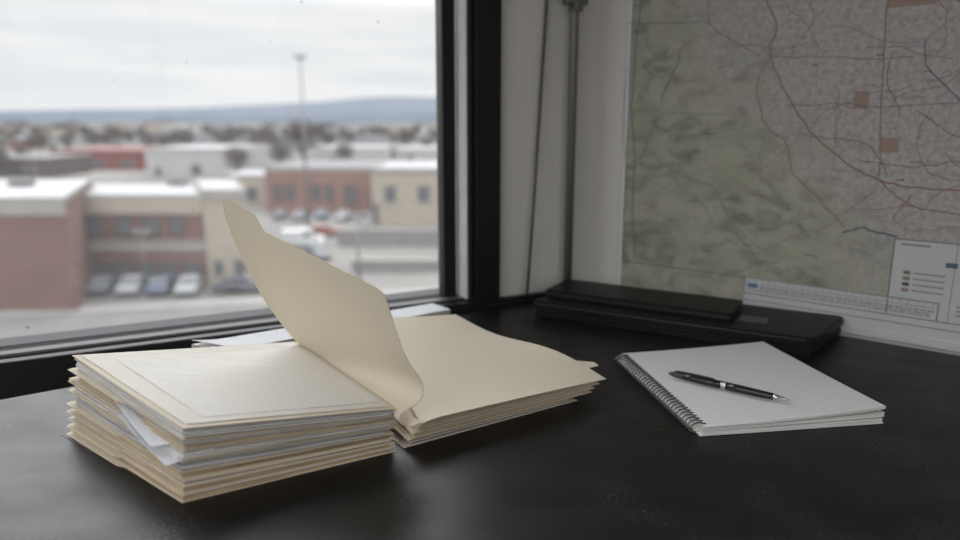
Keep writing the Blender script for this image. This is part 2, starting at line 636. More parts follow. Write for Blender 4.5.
levels = [(.005, .105), (.11, .195), (.20, .285), (.29, .38), (.39, .537), (.556, .678), (.697, .81), (.815, .985)]
words = ['bottom of the left pile, resting on the table', 'second from the bottom of the left pile', 'third from the bottom of the left pile',
         'fourth from the bottom of the left pile', 'in the middle of the left pile, thick with grey papers',
         'third from the top of the left pile, beside the loose white sheets', 'second from the top of the left pile', 'topmost of the left pile, carrying the flat form sheet']
edges = ['edge_tan', 'edge_tan', 'edge_white', 'edge_tan', 'edge_grey', 'edge_white', 'edge_tan', 'edge_white']
grp = 'manila folders in the left pile'
for k, ((a, b), wd, ed) in enumerate(zip(levels, words, edges)):
    r = random.Random(40 + k)
    base = S(.5, .5, a)
    t = thing('manila_folder', 'manila folder ' + wd, 'folder', base, 0, grp)
    e = .0075
    du, dv = r.uniform(-.004, .008), r.uniform(0, .02)
    if k == 0:
        du, dv = -.004, 0
    leaf('back_leaf', t, a, a + e, 100 + k, True, u0=du, v0=dv, tabw=r.uniform(.016, .026))
    fu, fv = du + r.uniform(-.004, .012), dv + r.uniform(-.006, .012)
    if k == 7:
        fu, fv, du, dv = 0, 0, .002, .003
    # papers inside, in two or three uneven batches
    n = 4 if b - a > .12 else 2
    lo, hi = a + e + .002, b - e - .002
    cuts = [lo + (hi - lo) * i / n for i in range(n + 1)]
    for q in range(n):
        sheets('paper_sheets', t, cuts[q] + .0005, cuts[q + 1] - .0005, 300 + 10 * k + q, du + r.uniform(.001, .014), dv + r.uniform(.001, .016),
               r.uniform(.955, .992), r.uniform(.95, .985), M[ed if q != 1 or k % 2 else 'edge_grey' if k > 3 else 'edge_tan'])
    leaf('front_leaf', t, b - e, b, 100 + k, k != 7, u0=fu, v0=max(0, fv), tabw=r.uniform(.008, .02), tab_lo=.5)

# black cover sheet under the back left corner
o = slab('black_card', lambda u, v, s: lerp(bil([S(-.01, .35, 0), S(.5, .35, 0), S(.5, .98, 0), S(-.035, 1.0, 0)], u, v), Vector((0, 0, 0)), 0) + Vector((0, 0, -.0 + .0)) + Vector((0, 0, .0004 * s)), [M['black_card']] * 2)
tag(o, 'thin black card peeping out under the left corner of the folder pile', 'card')

# cream sheet and printed form lying on the topmost folder


def top_sheet(name, t, u0, u1, v0, v1, m, h, seed):
    w = wob(seed)

    def f(u, v, s):
        uu, vv = u0 + (u1 - u0) * u, v0 + (v1 - v0) * v
        p = S(uu, vv, .985 + .004 * w(uu, vv))
        wave = .0012 * (math.sin(9 * vv + 4 * uu) + math.sin(15 * vv - 3 * uu + 1)) * min(1, 5 * vv, 5 * (1 - vv)) * uu * (1 - uu) * 3
        return p + Vector((0, 0, h + .0003 * s + max(0, wave)))
    return slab(name, f, [m, m], t, nu=20, nv=24)


o = top_sheet('cream_sheet', None, .028, .975, .03, .985, M['cream'], .0006, 107)
tag(o, 'wide cream paper sheet lying over the topmost folder of the left pile', 'paper')
t = thing('form_sheet', 'smaller off white form sheet with thin printed border, on the cream sheet', 'paper', S(.5, .5, 1))
top_sheet('sheet', t, .125, .955, .075, .90, M['form'], .0011, 107)
w_ = wob(107)


def pline(bm, pts, wid, h):
    prev = None
    for i, (uu, vv, du, dv) in enumerate(pts):
        p = S(uu, vv, .985 + .004 * w_(uu, vv)) + Vector((0, 0, h))
        q = S(uu + du * wid, vv + dv * wid, .985 + .004 * w_(uu, vv)) + Vector((0, 0, h))
        a, b = bm.verts.new(p), bm.verts.new(q)
        if prev:
            bm.faces.new((prev[0], a, b, prev[1]))
        prev = (a, b)


bm = bmesh.new()
n = 30
pline(bm, [(.125, .075 + .825 * i / n, 1, 0) for i in range(n + 1)], .0022, .00155)
pline(bm, [(.125 + .83 * i / n, .075, 0, 1) for i in range(n + 1)], .0022, .00155)
pline(bm, [(.125 + .83 * i / n, .90, 0, -1) for i in range(n + 1)], .0022, .00155)
bm_obj('printed_border', bm, M['print_line'], t, True)

# loose white sheets slipping out of the front left of the pile
loose = [((112, 397, .068), (151, 447, .050), (190, 441, .0535), .690, 'white loose sheet with its corner hanging out of the left pile, uppermost of three'),
         ((118, 415, .060), (166, 466, .040), (200, 455, .044), .5465, 'grey white loose sheet drooping from the left pile below the hanging white corner'),
         ((120, 404, .064), (176, 458, .0445), (215, 449, .0475), .6845, 'loose sheet between the two others slipping out of the left pile')]
for i, (a, b, c_, tt, lab) in enumerate(loose):
    pa, pb, pc = at(*a), at(*b), at(*c_)
    pin = S(.55, .55, tt)

    def f(u, v, s, pa=pa, pb=pb, pc=pc, tt=tt):
        outer = lerp(pb, pa, v)
        inner_ = lerp(pc, S(.30, .62, tt), v)
        p = lerp(outer, inner_, u)
        p = p + Vector((0, 0, -.0025 * math.sin(PI * v) * (1 - u)))
        return p + Vector((0, 0, .0005 * s))
    o = slab('loose_sheet', f, [M['cool_white'], M['white']], None, nu=12, nv=12)
    tag(o, lab, 'paper', 'loose white sheets')

# ------------------------------------------------------------------ right pile and the opened folder
gut = at(398, 450, 0)
RBq = [gut + Vector((.006, .003, 0)), at(588, 398, 0), Vector((-.03, 1.06, 0)), Vector((-.262, .945, 0))]
RTq = [at(421, 421, .034), at(604, 378, .026), at(455, 316, .052), at(388, 312, .054) + Vector((-.03, -.04, 0))]


def T(u, v, t):
    p = lerp(bil(RBq, u, v), bil(RTq, u, v), t)
    # the right hand side of every leaf waves a little
    p.z += .009 * t * u ** 3 * (math.sin(PI * v) * .35 + .65 * math.sin(2.2 * PI * v - .3)) * (v > .05 or 1)
    return p


def rleaf(name, parent, t0, t1, u0, u1, v0, v1, mats, amp=.006, seed=1):
    w = wob(seed)

    def f(u, v, s):
        uu, vv = u0 + (u1 - u0) * u, v0 + (v1 - v0) * v
        return T(uu, vv, (t0, t1)[s] + amp * w(uu, vv))
    return slab(name, f, mats, parent, nu=18, nv=20)


mm = [M['manila'], M['manila_edge']]
rl = [(.02, .30, 'bottom of the right pile, with grey papers inside', 'edge_grey', .93), (.32, .52, 'second from the bottom of the right pile', 'edge_tan', .99),
      (.54, .74, 'third from the bottom of the right pile, just under the opened folder', 'edge_tan', .985)]
for k, (a, b, wd, ed, ue) in enumerate(rl):
    r = random.Random(70 + k)
    t = thing('manila_folder', 'manila folder at the ' + wd if k == 0 else 'manila folder ' + wd, 'folder', T(.5, .5, a), 0, 'manila folders in the right pile')
    rleaf('back_leaf', t, a, a + .028, .0 + .01 * k, ue, .0, .97, mm, seed=500 + k)
    h = (b - a - .075) / 2
    rleaf('paper_sheets', t, a + .034, a + .034 + h - .004, .03, ue - r.uniform(.02, .05), .006, .95, [M['white'], M[ed]], seed=500 + k)
    rleaf('paper_sheets', t, a + .036 + h, b - .034, .02, ue - r.uniform(.05, .12), .012, .96, [M['cream'], M['edge_tan']], seed=500 + k)
    rleaf('front_leaf', t, b - .028, b, .0, ue - .02 + .02 * k, .004, .965, mm, seed=500 + k)
# small tab sticking out at the right of the second folder
of = thing('manila_folder', 'opened manila folder with one leaf standing up and one lying on the right pile', 'folder', T(.1, .1, .76))


def flat(u, v, s):
    uu, vv = -.005 + 1.015 * u, -.004 + 1.004 * v
    p = T(uu, vv, 1.0)
    dip = max(0, 1 - u / .10) ** 2 * max(0, 1 - v / .5)
    p.z += -.0035 * dip + .0008 * s
    return p


slab('flat_leaf', flat, mm, of, us=[0, .012, .025, .04, .06, .08, .1] + [.1 + .9 * i / 16 for i in range(1, 17)], nv=24)
bm = bmesh.new()
tq = [at(548, 359, .017), at(594, 362.5, .017), at(598.5, 366, .017), at(566, 374, .017)]
vs0 = [bm.verts.new(p) for p in tq]; vs1 = [bm.verts.new(p + Vector((0, 0, .0008))) for p in tq]
bm.faces.new(vs0); bm.faces.new(vs1)
for i in range(4):
    bm.faces.new((vs0[i], vs0[(i + 1) % 4], vs1[(i + 1) % 4], vs1[i]))
bm_obj('tab', bm, mm[0], of, True)

# the standing leaf: a ruled sheet between its near and far edge curves
near = [(421, 422, .716), (411, 427, .710), (402, 424, .708), (399.5, 417, .709), (404, 411, .712), (414, 406, .716), (421, 399, .719), (423.5, 389, .720), (420, 378, .719),
        (412, 367, .717), (405, 355, .715), (400, 342, .712), (395, 327, .708), (390, 311, .704), (385.5, 297, .700), (383, 290, .698)]
far = [(322, 358, .893), (318, 356, .897), (314, 354, .903), (310, 351, .909), (306, 349, .915), (303, 347, .920), (299, 344, .922), (295, 340, .921), (289, 333, .918), (281, 323, .914),
       (270, 308, .908), (259, 291, .902), (248, 270, .896), (237, 247, .889), (228, 225, .882), (223, 209, .878)]
NP = [aty(*p) for p in near]
FP = [aty(*p) for p in far]


def curve(P, w):
    x = w * (len(P) - 1)
    i = min(int(x), len(P) - 2)
    f = x - i
    p0, p1, p2, p3 = P[max(i - 1, 0)], P[i], P[i + 1], P[min(i + 2, len(P) - 1)]
    if x > len(P) - 1:
        return P[-1] + (P[-1] - P[-2]) * (x - len(P) + 1)
    return .5 * ((2 * p1) + (p2 - p0) * f + (2 * p0 - 5 * p1 + 4 * p2 - p3) * f * f + (3 * p1 - p0 - 3 * p2 + p3) * f ** 3)


def wtop(s):
    w = .985
    if s < .05:
        w -= .065 * (1 - math.sqrt(max(0, 1 - (1 - s / .05) ** 2)))
    k = min(1, max(0, (s - .70) / .05))
    w += .075 * (k * k * (3 - 2 * k))
    if s > .955:
        w -= .12 * (1 - math.sqrt(max(0, 1 - ((s - .955) / .045) ** 2)))
    return w


ss = sorted(set([0, .004, .01, .018, .028, .04, .05] + [.05 + .65 * i / 22 for i in range(1, 23)] + [.70 + .05 * i / 6 for i in range(1, 7)] +
                [.75 + .215 * i / 8 for i in range(1, 9)] + [.965, .972, .98, .986, .991, .995, .998, 1.0]))
ws = [i / 48 for i in range(49)]
cen = {}


def stand(w, s):
    ww = w * wtop(s)
    return lerp(curve(NP, ww), curve(FP, ww), s)


def stand_f(w, s, side):
    e = 1e-3
    p = stand(w, s)
    a = stand(min(1, w + e), s) - stand(max(0, w - e), s)
    b = stand(w, min(1, s + e)) - stand(w, max(0, s - e))
    n_ = a.cross(b)
    if n_.length > 0:
        n_.normalize()
    return p + n_ * (.0007 * (side - .5))


slab('standing_leaf', stand_f, [M['manila_leaf'], M['manila_edge']], of, us=ws, vs=ss)

# white paper stack behind the folders
ream = thing('paper_stack', 'low stack of plain white paper behind the folders by the window', 'paper', (-.25, 1.09, 0))
rq = [Vector((-.36, .955, 0)), Vector((-.0515, 1.175, 0)), Vector((-.085, 1.215, 0)), Vector((-.425, .985, 0))]


def reamf(z0, z1, curl=0):
    def f(u, v, s):
        p = bil(rq, u, v).copy()
        p.z = (z0, z1)[s] + curl * max(0, 1 - u / .12) ** 2 * .006
        return p
    return f


slab('sheets', reamf(.0005, .034), [M['white'], M['edge_white']], ream, nu=16, nv=4)
slab('curled_top_sheet', reamf(.0345, .0350, 1), [M['cool_white'], M['white']], ream, nu=24, nv=4)

# ------------------------------------------------------------------ spiral notebook
nb0 = at(700, 437, 0)
NBA = math.radians(8.6)
NW_, NL = .234, .262
nb = thing('spiral_notebook', 'spiral bound notebook with lined white pages, lying right of the folders', 'notebook', nb0, NBA)
SK = -.045                                             # slight slide of the page block, back to the left


def nbf(z0, z1, lift, x0, x1, y0, y1, curl=0):
    def f(u, v, s):
        x, y = lerp(x0, x1, u), lerp(y0, y1, v)
        z = (z0, z1)[s] + lift[s] * u ** 1.6 * (1 - .25 * v)
        z += curl * max(0, (u - .75) / .25) ** 2 * max(0, 1 - v / .4)
        return Vector((x + SK * y * .4, y, z))
    return f


M['lined'] = paper_mat('lined notebook paper', (.74, .735, .72), trans=.08, var=.02)


def add_lines(m):
    nt = m.node_tree
    N, L = nt.nodes, nt.links
    b = N['Principled BSDF']
    src = b.inputs['Base Color'].links[0].from_socket
    tc = N.new('ShaderNodeTexCoord')
    sp = N.new('ShaderNodeSeparateXYZ')
    L.new(tc.outputs['Object'], sp.inputs[0])
    a = N.new('ShaderNodeMath'); a.operation = 'MULTIPLY'; a.inputs[1].default_value = 1 / .0075
    L.new(sp.outputs['Y'], a.inputs[0])
    fr = N.new('ShaderNodeMath'); fr.operation = 'FRACT'
    L.new(a.outputs[0], fr.inputs[0])
    lt = N.new('ShaderNodeMath'); lt.operation = 'LESS_THAN'; lt.inputs[1].default_value = .09
    L.new(fr.outputs[0], lt.inputs[0])
    hf = N.new('ShaderNodeMath'); hf.operation = 'MULTIPLY'; hf.inputs[1].default_value = .55
    L.new(lt.outputs[0], hf.inputs[0])
    mx = N.new('ShaderNodeMixRGB'); mx.inputs['Color2'].default_value = (.34, .36, .42, 1)
    L.new(hf.outputs[0], mx.inputs['Fac']); L.new(src, mx.inputs['Color1'])
    L.new(mx.outputs[0], b.inputs['Base Color'])


add_lines(M['lined'])
M['divider'] = mat('brown divider card', (.30, .22, .15), rough=.8, var=.1, scale=40)
M['edge_page'] = edge_mat('notebook page edges', [(.30, .29, .28), (.6, .59, .57), (.78, .77, .74)], 3)
slab('back_cover', nbf(.0006, .0018, (0, 0), .0, NW_, 0, NL), [M['white'], M['edge_page']], nb, world=False)
slab('page_block', nbf(.0021, .0058, (0, .0012), .004, NW_ - .001, .001, NL - .001), [M['white'], M['edge_page']], nb, world=False)
slab('divider', nbf(.0061, .0067, (.0012, .0018), .004, NW_ - .004, .002, NL - .001), [M['divider']] * 2, nb, world=False)
slab('page_block', nbf(.0069, .0094, (.0022, .0055), .004, NW_, .0005, NL - .001), [M['white'], M['edge_page']], nb, world=False)
slab('divider', nbf(.0096, .0102, (.0060, .0070), .005, NW_ - .007, .003, NL - .002), [M['divider']] * 2, nb, world=False)
slab('top_pages', nbf(.0104, .0124, (.0085, .0098), .004, NW_ - .0005, -.001, NL - .0005, .0012), [M['lined'], M['edge_page']], nb, nu=24, nv=24, world=False)
bm = bmesh.new()
turns = 32
pts = []
for i in range(turns * 14 + 1):
    a = 2 * PI * i / 14
    y = .006 + (NL - .012) * i / (turns * 14)
    pts.append((.0005 + SK * y * .4 - .0095 * math.cos(a), y, .0076 + .0068 * math.sin(a)))
tube(bm, pts, .0011, 6)
bm_obj('spiral_wire', bm, M['wire'], nb)
bm = bmesh.new()
for i in range(turns):
    y = .006 + (NL - .012) * (i + .25) / turns
    box(bm, .0065 + SK * y * .4, .0105 + SK * y * .4, y - .0016, y + .0016, .0124, .01265)
bm_obj('punched_holes', bm, M['pen'], nb)

# pen
ptail, ptip = at(669, 373, .0195), at(790.5, 400.5, .0225)
pd = ptip - ptail
PL = pd.length
pen = thing('ballpoint_pen', 'black ballpoint pen with steel ring and tip, lying on the notebook', 'pen', (ptail + ptip) / 2)


def lathe(name, prof, m):
    bm = bmesh.new()
    d = pd.normalized()
    pts = [ptail + d * (x * PL) for x, r in prof]
    tube(bm, pts, [max(r, .0003) for x, r in prof], 20)
    return bm_obj(name, bm, m, pen, True)


lathe('cap_end', [(0, .0012), (.01, .0025), (.05, .0038), (.13, .0046)], M['pen_grey'])
lathe('upper_barrel', [(.13, .0046), (.22, .0050), (.35, .0052), (.462, .0051)], M['pen'])
lathe('centre_ring', [(.462, .0051), (.464, .0056), (.478, .0056), (.480, .0052), (.486, .0052), (.488, .0056), (.50, .0056), (.502, .0051)], M['chrome'])
lathe('lower_barrel', [(.502, .0051), (.6, .0051), (.75, .0048), (.868, .0042), (.872, .0040)], M['pen'])
lathe('steel_tip', [(.872, .0040), (.90, .0038), (.905, .0034), (.96, .0019), (.965, .0011), (.99, .0010), (1.0, .0005)], M['chrome'])
bm = bmesh.new()
d = pd.normalized(); sd = d.cross(Vector((0, 0, 1))).normalized(); upv = sd.cross(d)
tube(bm, [ptail + d * (PL * x) + upv * h - sd * .001 for x, h in ((.05, .0036), (.08, .0048), (.2, .0056), (.36, .0057), (.40, .0053))], [.0012, .0013, .0012, .0011, .0008], 8)
bm_obj('pocket_clip', bm, M['pen_grey'], pen, True)

# ------------------------------------------------------------------ flat black cases near the map
cRF = at(813, 358, 0)
CA = math.radians(-29)
cd = Vector((math.cos(CA), math.sin(CA), 0))
CL, CD = .478, .165
c0 = cRF - cd * CL
case = thing('document_case', 'long flat black case lying on the table below the wall map', 'case', c0, CA)


def rbox(x0, x1, y0, y1, z0, z1, rad, bev, skew=0.0):
    pts = []
    for cx, cy, a0 in ((x1 - rad, y0 + rad, -PI / 2), (x1 - rad, y1 - rad, 0), (x0 + rad, y1 - rad, PI / 2), (x0 + rad, y0 + rad, PI)):
        for k in range(5):
            a = a0 + PI / 2 * k / 4
            x, y = cx + rad * math.cos(a), cy + rad * math.sin(a)
            pts.append((x + skew * (y - y0), y))
    bm = bmesh.new()
    prism(bm, pts, z0, z1)
    es = [e for e in bm.edges if abs(e.verts[0].co.z - e.verts[1].co.z) < 1e-6]
    bmesh.ops.bevel(bm, geom=es, offset=bev, segments=3, affect='EDGES')
    return bm


bm_obj('base', rbox(.004, CL - .002, .002, CD, .0006, .0125, .010, .002, .22), M['case'], case, smooth=False)
bm_obj('seam_band', rbox(.006, CL - .004, .004, CD - .002, .0125, .0155, .009, .0005, .22), M['pen'], case)
bm_obj('lid', rbox(0, CL, 0, CD, .0155, .0305, .012, .003, .22), M['case'], case)
bm = bmesh.new(); tube(bm, [(.010, -.0006, .026), (.1, -.0008, .026), (.3, -.0008, .026), (CL - .012, -.0006, .026)], .0011, 8)
bm_obj('edge_trim', bm, M['case_trim'], case)
bm = bmesh.new(); box(bm, CL - .125, CL - .075, .045, .085, .0305, .0312, .0003)
bm_obj('recessed_pad', bm, M['pen'], case)
s0 = c0 + cd * .012 + Vector((-math.sin(CA), math.cos(CA), 0)) * .040 + Vector((0, 0, .0308))
sm = thing('black_folio', 'smaller slim black folio lying on the long flat case', 'folio', s0, CA - .02)
bm_obj('cover', rbox(0, .338, 0, .105, .0085, .0135, .006, .0015), M['case'], sm)
bm_obj('pages', rbox(.002, .336, .003, .103, .003, .0085, .005, .0005), M['black_card'], sm)
bm_obj('back_cover', rbox(0, .338, 0, .105, .0002, .003, .006, .001), M['case'], sm)

# ------------------------------------------------------------------ conduit and hanging cable in the corner
pb = W(.140, .026, 0)
pipe = thing('wall_conduit', 'thin dark metal conduit running up the corner of the room', 'pipe', (pb.x, pb.y, .008))
bm = bmesh.new(); tube(bm, [(0, 0, -.02), (0, 0, .5), (0, 0, CEIL - .01)], .0088, 16)
bm_obj('tube', bm, M['pipe'], pipe)
zb = on_plane(569, 4, pb, NW).z
bm = bmesh.new(); box(bm, -.026, .022, -.0135, .006, zb - .010, zb + .006, .003, Matrix.Rotation(WA, 4, 'Z')); box(bm, -.008, .010, -.015, .010, zb - .022, zb + .012, .003, Matrix.Rotation(WA, 4, 'Z'))
bm_obj('clamp', bm, M['pipe'], pipe)
ca, cb = on_plane(547, -2, W(0, .006, 0), NW), on_plane(527, 296, W(0, .026, 0), NW)
bm = bmesh.new()
top = ca + (ca - cb) * .9
tube(bm, [cb, lerp(cb, ca, .3) + U * .001, lerp(cb, ca, .7) + U * .0005, ca, top], .0032, 8)
o = bm_obj('hanging_cable', bm, M['cable'])
tag(o, 'thin dark cable hanging slightly slanted on the wall beside the window', 'cable')


# ------------------------------------------------------------------ wall map
def map_mat():
    m, nt, b = new_mat('printed relief map')
    N, L = nt.nodes, nt.links
    tc = N.new('ShaderNodeTexCoord')
    sp = N.new('ShaderNodeSeparateXYZ'); L.new(tc.outputs['Object'], sp.inputs[0])

    def math_(op, a, b_=None):
        n_ = N.new('ShaderNodeMath'); n_.operation = op
        for i, x in enumerate((a, b_)):
            if x is None:
                continue
            if isinstance(x, (int, float)):
                n_.inputs[i].default_value = x
            else:
                L.new(x, n_.inputs[i])
        return n_.outputs[0]

    def noise(scale, stretch=(1, 1, 1), rot=0.0, det=6, dist=0.0):
        mp = N.new('ShaderNodeMapping'); mp.inputs['Scale'].default_value = stretch; mp.inputs['Rotation'].default_value = (0, rot, 0)
        nz = N.new('ShaderNodeTexNoise'); nz.inputs['Scale'].default_value = scale; nz.inputs['Detail'].default_value = det; nz.inputs['Distortion'].default_value = dist
        L.new(tc.outputs['Object'], mp.inputs['Vector']); L.new(mp.outputs[0], nz.inputs['Vector'])
        return nz.outputs['Fac']

    def ramp(s, *st):
        r = N.new('ShaderNodeValToRGB')
        e = r.color_ramp.elements
        while len(e) < len(st):
            e.new(.5)
        for el, (p, c) in zip(e, st):
            el.position = p; el.color = (*c, 1)
        L.new(s, r.inputs['Fac'])
        return r.outputs[0]

    def mix(f, a, b_, mode='MIX'):
        x = N.new('ShaderNodeMixRGB'); x.blend_type = mode
        for i, v in zip((0, 1, 2), (f, a, b_)):
            if isinstance(v, (int, float)):
                x.inputs[i].default_value = v
            elif isinstance(v, tuple):
                x.inputs[i].default_value = (*v, 1)
            else:
                L.new(v, x.inputs[i])
        return x.outputs[0]
    # x runs to the right from the map's left edge, z up from its bottom edge
    X, Z = sp.outputs['X'], sp.outputs['Z']
    green_col = ramp(noise(14, det=5), (.3, (0.3, 0.318, 0.24)), (.5, (0.366, 0.366, 0.294)), (.7, (0.408, 0.396, 0.342)))
    relief = noise(15, (1, 1, 1.7), .7, 7, 1.4)
    shade = ramp(relief, (.32, (.45, .46, .42)), (.5, (.95, .95, .92)), (.66, (1.1, 1.1, 1.08)))
    hills_ = mix(.75, green_col, shade, 'MULTIPLY')
    town = ramp(noise(120, det=6), (.35, (0.348, 0.324, 0.318)), (.62, (0.462, 0.432, 0.414)))
    # boundary between hills (lower left) and plain (upper right)
    bd = math_('ADD', math_('ADD', math_('MULTIPLY', X, 1.0), math_('MULTIPLY', Z, .85)), math_('MULTIPLY', noise(7, det=4), .26))
    f = ramp(bd, (.58, (0, 0, 0)), (.84, (1, 1, 1)))
    col = mix(f, hills_, town)
    # fine printed line work
    v = N.new('ShaderNodeTexVoronoi'); v.feature = 'DISTANCE_TO_EDGE'; v.inputs['Scale'].default_value = 46
    dn = N.new('ShaderNodeTexNoise'); dn.inputs['Scale'].default_value = 30
    L.new(tc.outputs['Object'], dn.inputs['Vector'])
    vm = N.new('ShaderNodeVectorMath'); vm.operation = 'MULTIPLY_ADD'
    vm.inputs[1].default_value = (.03, .03, .03)
    L.new(dn.outputs['Color'], vm.inputs[0]); L.new(tc.outputs['Object'], vm.inputs[2]); L.new(vm.outputs[0], v.inputs['Vector'])
    ln = ramp(v.outputs['Distance'], (.02, (.6, .6, .6)), (.05, (0, 0, 0)))
    col = mix(math_('MULTIPLY', ln, .38), col, (.30, .25, .22))
    # grid of fine squares on the plain
    gx = math_('LESS_THAN', math_('FRACT', math_('MULTIPLY', X, 26)), .05)
    gz = math_('LESS_THAN', math_('FRACT', math_('MULTIPLY', Z, 26)), .05)
    col = mix(math_('MULTIPLY', math_('MAXIMUM', gx, gz), .22), col, (.28, .24, .23))
    ct = noise(60, (1, 1, 1), 0, 2)
    cl = math_('LESS_THAN', math_('FRACT', math_('MULTIPLY', ct, 16)), .16)
    col = mix(math_('MULTIPLY', cl, .16), col, (.36, .30, .22))
    L.new(col, b.inputs['Base Color'])
    b.inputs['Roughness'].default_value = .6
    b.inputs['Specular IOR Level'].default_value = .25
    return m


M['map'] = map_mat()
M['map_white'] = mat('map margin paper', (.54, .54, .545), rough=.65, var=.02, scale=30)
M['map_margin'] = mat('map border paper', (.68, .68, .69), rough=.65, var=.02, scale=30)
inks = {'red': (.27, .17, .145), 'orange': (.29, .19, .14), 'blue': (.11, .14, .20), 'pale_blue': (.225, .255, .285), 'black': (.10, .10, .105), 'brown': (.215, .17, .14), 'patch': (.33, .245, .20), 'green': (.19, .23, .15), 'logo': (.10, .19, .30), 'grey': (.23, .23, .24)}
for k, c in inks.items():
    M['ink_' + k] = mat('map ink ' + k, c, rough=.65, var=.06, scale=60)
MO = KM + MM * .076 + NM * .004 + Vector((0, 0, .0045))                # bottom left corner of the sheet
MA = math.atan2(MM.y, MM.x)
MWID, MHEI = 1.06, .80
slots = ['map_white', 'map', 'map_margin'] + ['ink_' + k for k in inks]
sl = {k: i for i, k in enumerate(slots)}
wmap = thing('wall_map', 'large topographic map with green hills and red roads on the right wall', 'map', MO, MA)


def mp_(px, py):
    q = on_plane(px, py, MO, NM) - MO
    return q.dot(MM), q.z


def mrect(bm, x0, x1, z0, z1, lift, slot):
    vs = [bm.verts.new((x, -lift, z)) for x, z in ((x0, z0), (x1, z0), (x1, z1), (x0, z1))]
    bm.faces.new(vs).material_index = sl[slot]


def mline(bm, pts, wid, slot, lift, smooth=True):
    P = [Vector((x, 0, z)) for x, z in pts]
    if smooth and len(P) > 2:
        Q = []
        for i in range(len(P) - 1):
            for k in range(5):
                Q.append(curve(P, (i + k / 5) / (len(P) - 1)))
        Q.append(P[-1])
        P = Q
        rr = random.Random(len(P) * 13)
        P = [p + Vector((rr.uniform(-1, 1), 0, rr.uniform(-1, 1))) * .0018 for p in P]
    prev = None
    for i, p in enumerate(P):
        d_ = (P[min(i + 1, len(P) - 1)] - P[max(i - 1, 0)]).normalized()
        n_ = Vector((-d_.z, 0, d_.x)) * wid / 2
        a, b = bm.verts.new(p + n_ + Vector((0, -lift, 0))), bm.verts.new(p - n_ + Vector((0, -lift, 0)))
        if prev:
            bm.faces.new((prev[0], a, b, prev[1])).material_index = sl[slot]
        prev = (a, b)


def cpx(l):      # points read off an enlarged view of the sheet
    return [mp_(600 + x / 1.5, y / 1.5) for x, y in l]


bm = bmesh.new()
box(bm, 0, MWID, -.0008, .0008, 0, MHEI, 0, None, sl['map_margin'])
nzl = .069                                             # bottom neat line
ML = mp_(629, 100)[0]
mrect(bm, ML, MWID - .03, nzl, MHEI - .03, .0011, 'map'); mrect(bm, ML, mp_(745, 280)[0], .012, nzl, .0011, 'map')
for (x0, x1, z0, z1) in ((ML, MWID - .03, nzl - .001, nzl + .0006), (ML - .0005, ML + .001, nzl, MHEI - .03)):
    mrect(bm, x0, x1, z0, z1, .0014, 'ink_black')
# roads, rivers, boundaries
for l, w, c in (
        ([(246, -60), (250, 0), (265, 40), (255, 80), (280, 140), (315, 195), (370, 245), (420, 270), (480, 282), (560, 284)], .0034, 'ink_red'),
        ([(255, 85), (235, 130), (250, 190), (280, 215), (290, 260), (330, 300), (365, 340)], .0026, 'ink_red'),
        ([(255, 86), (330, 86), (420, 88), (470, 86)], .0020, 'ink_red'),
        ([(436, -60), (432, 0), (425, 100), (418, 265)], .0026, 'ink_orange'),
        ([(420, 270), (445, 295), (480, 312), (560, 326)], .0028, 'ink_red'),
        ([(300, 200), (290, 215), (260, 240), (200, 300)], .0012, 'ink_brown'),
        ([(440, 330), (452, 310), (470, 290)], .0022, 'ink_red'),
        ([(315, 195), (350, 160), (415, 168)], .0014, 'ink_red'),
        ([(230, 385), (300, 350), (340, 340), (420, 280)], .0014, 'ink_brown'),
        ([(64, -60), (62, 0), (55, 60), (48, 160), (52, 220), (50, 300), (52, 388)], .0030, 'ink_blue'),
        ([(122, 80), (115, 100), (98, 135), (92, 152)], .0028, 'ink_blue'),
        ([(85, 180), (75, 200), (65, 232)], .0022, 'ink_blue'),
        ([(75, 228), (100, 250), (130, 268), (170, 282), (190, 320), (205, 350), (235, 385)], .0036, 'ink_pale_blue'),
        ([(100, 250), (120, 280), (150, 300), (175, 340), (210, 370)], .0024, 'ink_pale_blue'),
        ([(365, 350), (390, 342), (415, 348), (445, 356)], .0040, 'ink_blue'),
        ([(490, 60), (488, 95), (510, 120), (540, 152)], .0022, 'ink_blue'),
        ([(350, 40), (380, 42), (420, 60), (480, 62), (510, 40), (545, 20)], .0016, 'ink_pale_blue'),
        ([(300, 200), (340, 208), (400, 215), (430, 262)], .0014, 'ink_black'),
        ([(40, 36), (120, 34), (165, 33)], .0014, 'ink_black'),
        ([(165, -40), (164, 33), (200, 60), (240, 85)], .0012, 'ink_black'),
        ([(110, 170), (190, 172)], .0010, 'ink_black'),
        ([(36, 330), (40, 250), (36, 200), (40, 100)], .0012, 'ink_black'),
        ([(500, 160), (480, 190), (478, 230), (500, 262), (545, 270)], .0014, 'ink_brown'),
        ([(385, 240), (470, 250), (545, 240)], .0012, 'ink_black'),
        ([(280, 160), (360, 156), (420, 160), (545, 155)], .0012, 'ink_black'),
        ([(440, 330), (470, 345), (545, 340)], .0012, 'ink_brown')):
    mline(bm, cpx(l), w * .78, c, .0016)
rr = random.Random(5)
for i in range(46):     # minor roads on the plain
    x, z = rr.uniform(.22, 1.0), rr.uniform(.20, .78)
    if x + z * .85 < .62:
        continue
    pts = [(x, z)]
    a = rr.uniform(0, 6.28)
    for k in range(5):
        a += rr.uniform(-.6, .6)
        x, z = x + .025 * math.cos(a), z + .02 * math.sin(a)
        pts.append((min(max(x, .02), MWID - .04), min(max(z, .19), MHEI - .04)))
    mline(bm, pts, .0011, rr.choice(['ink_brown', 'ink_red', 'ink_pale_blue', 'ink_black', 'ink_brown']), .0013)
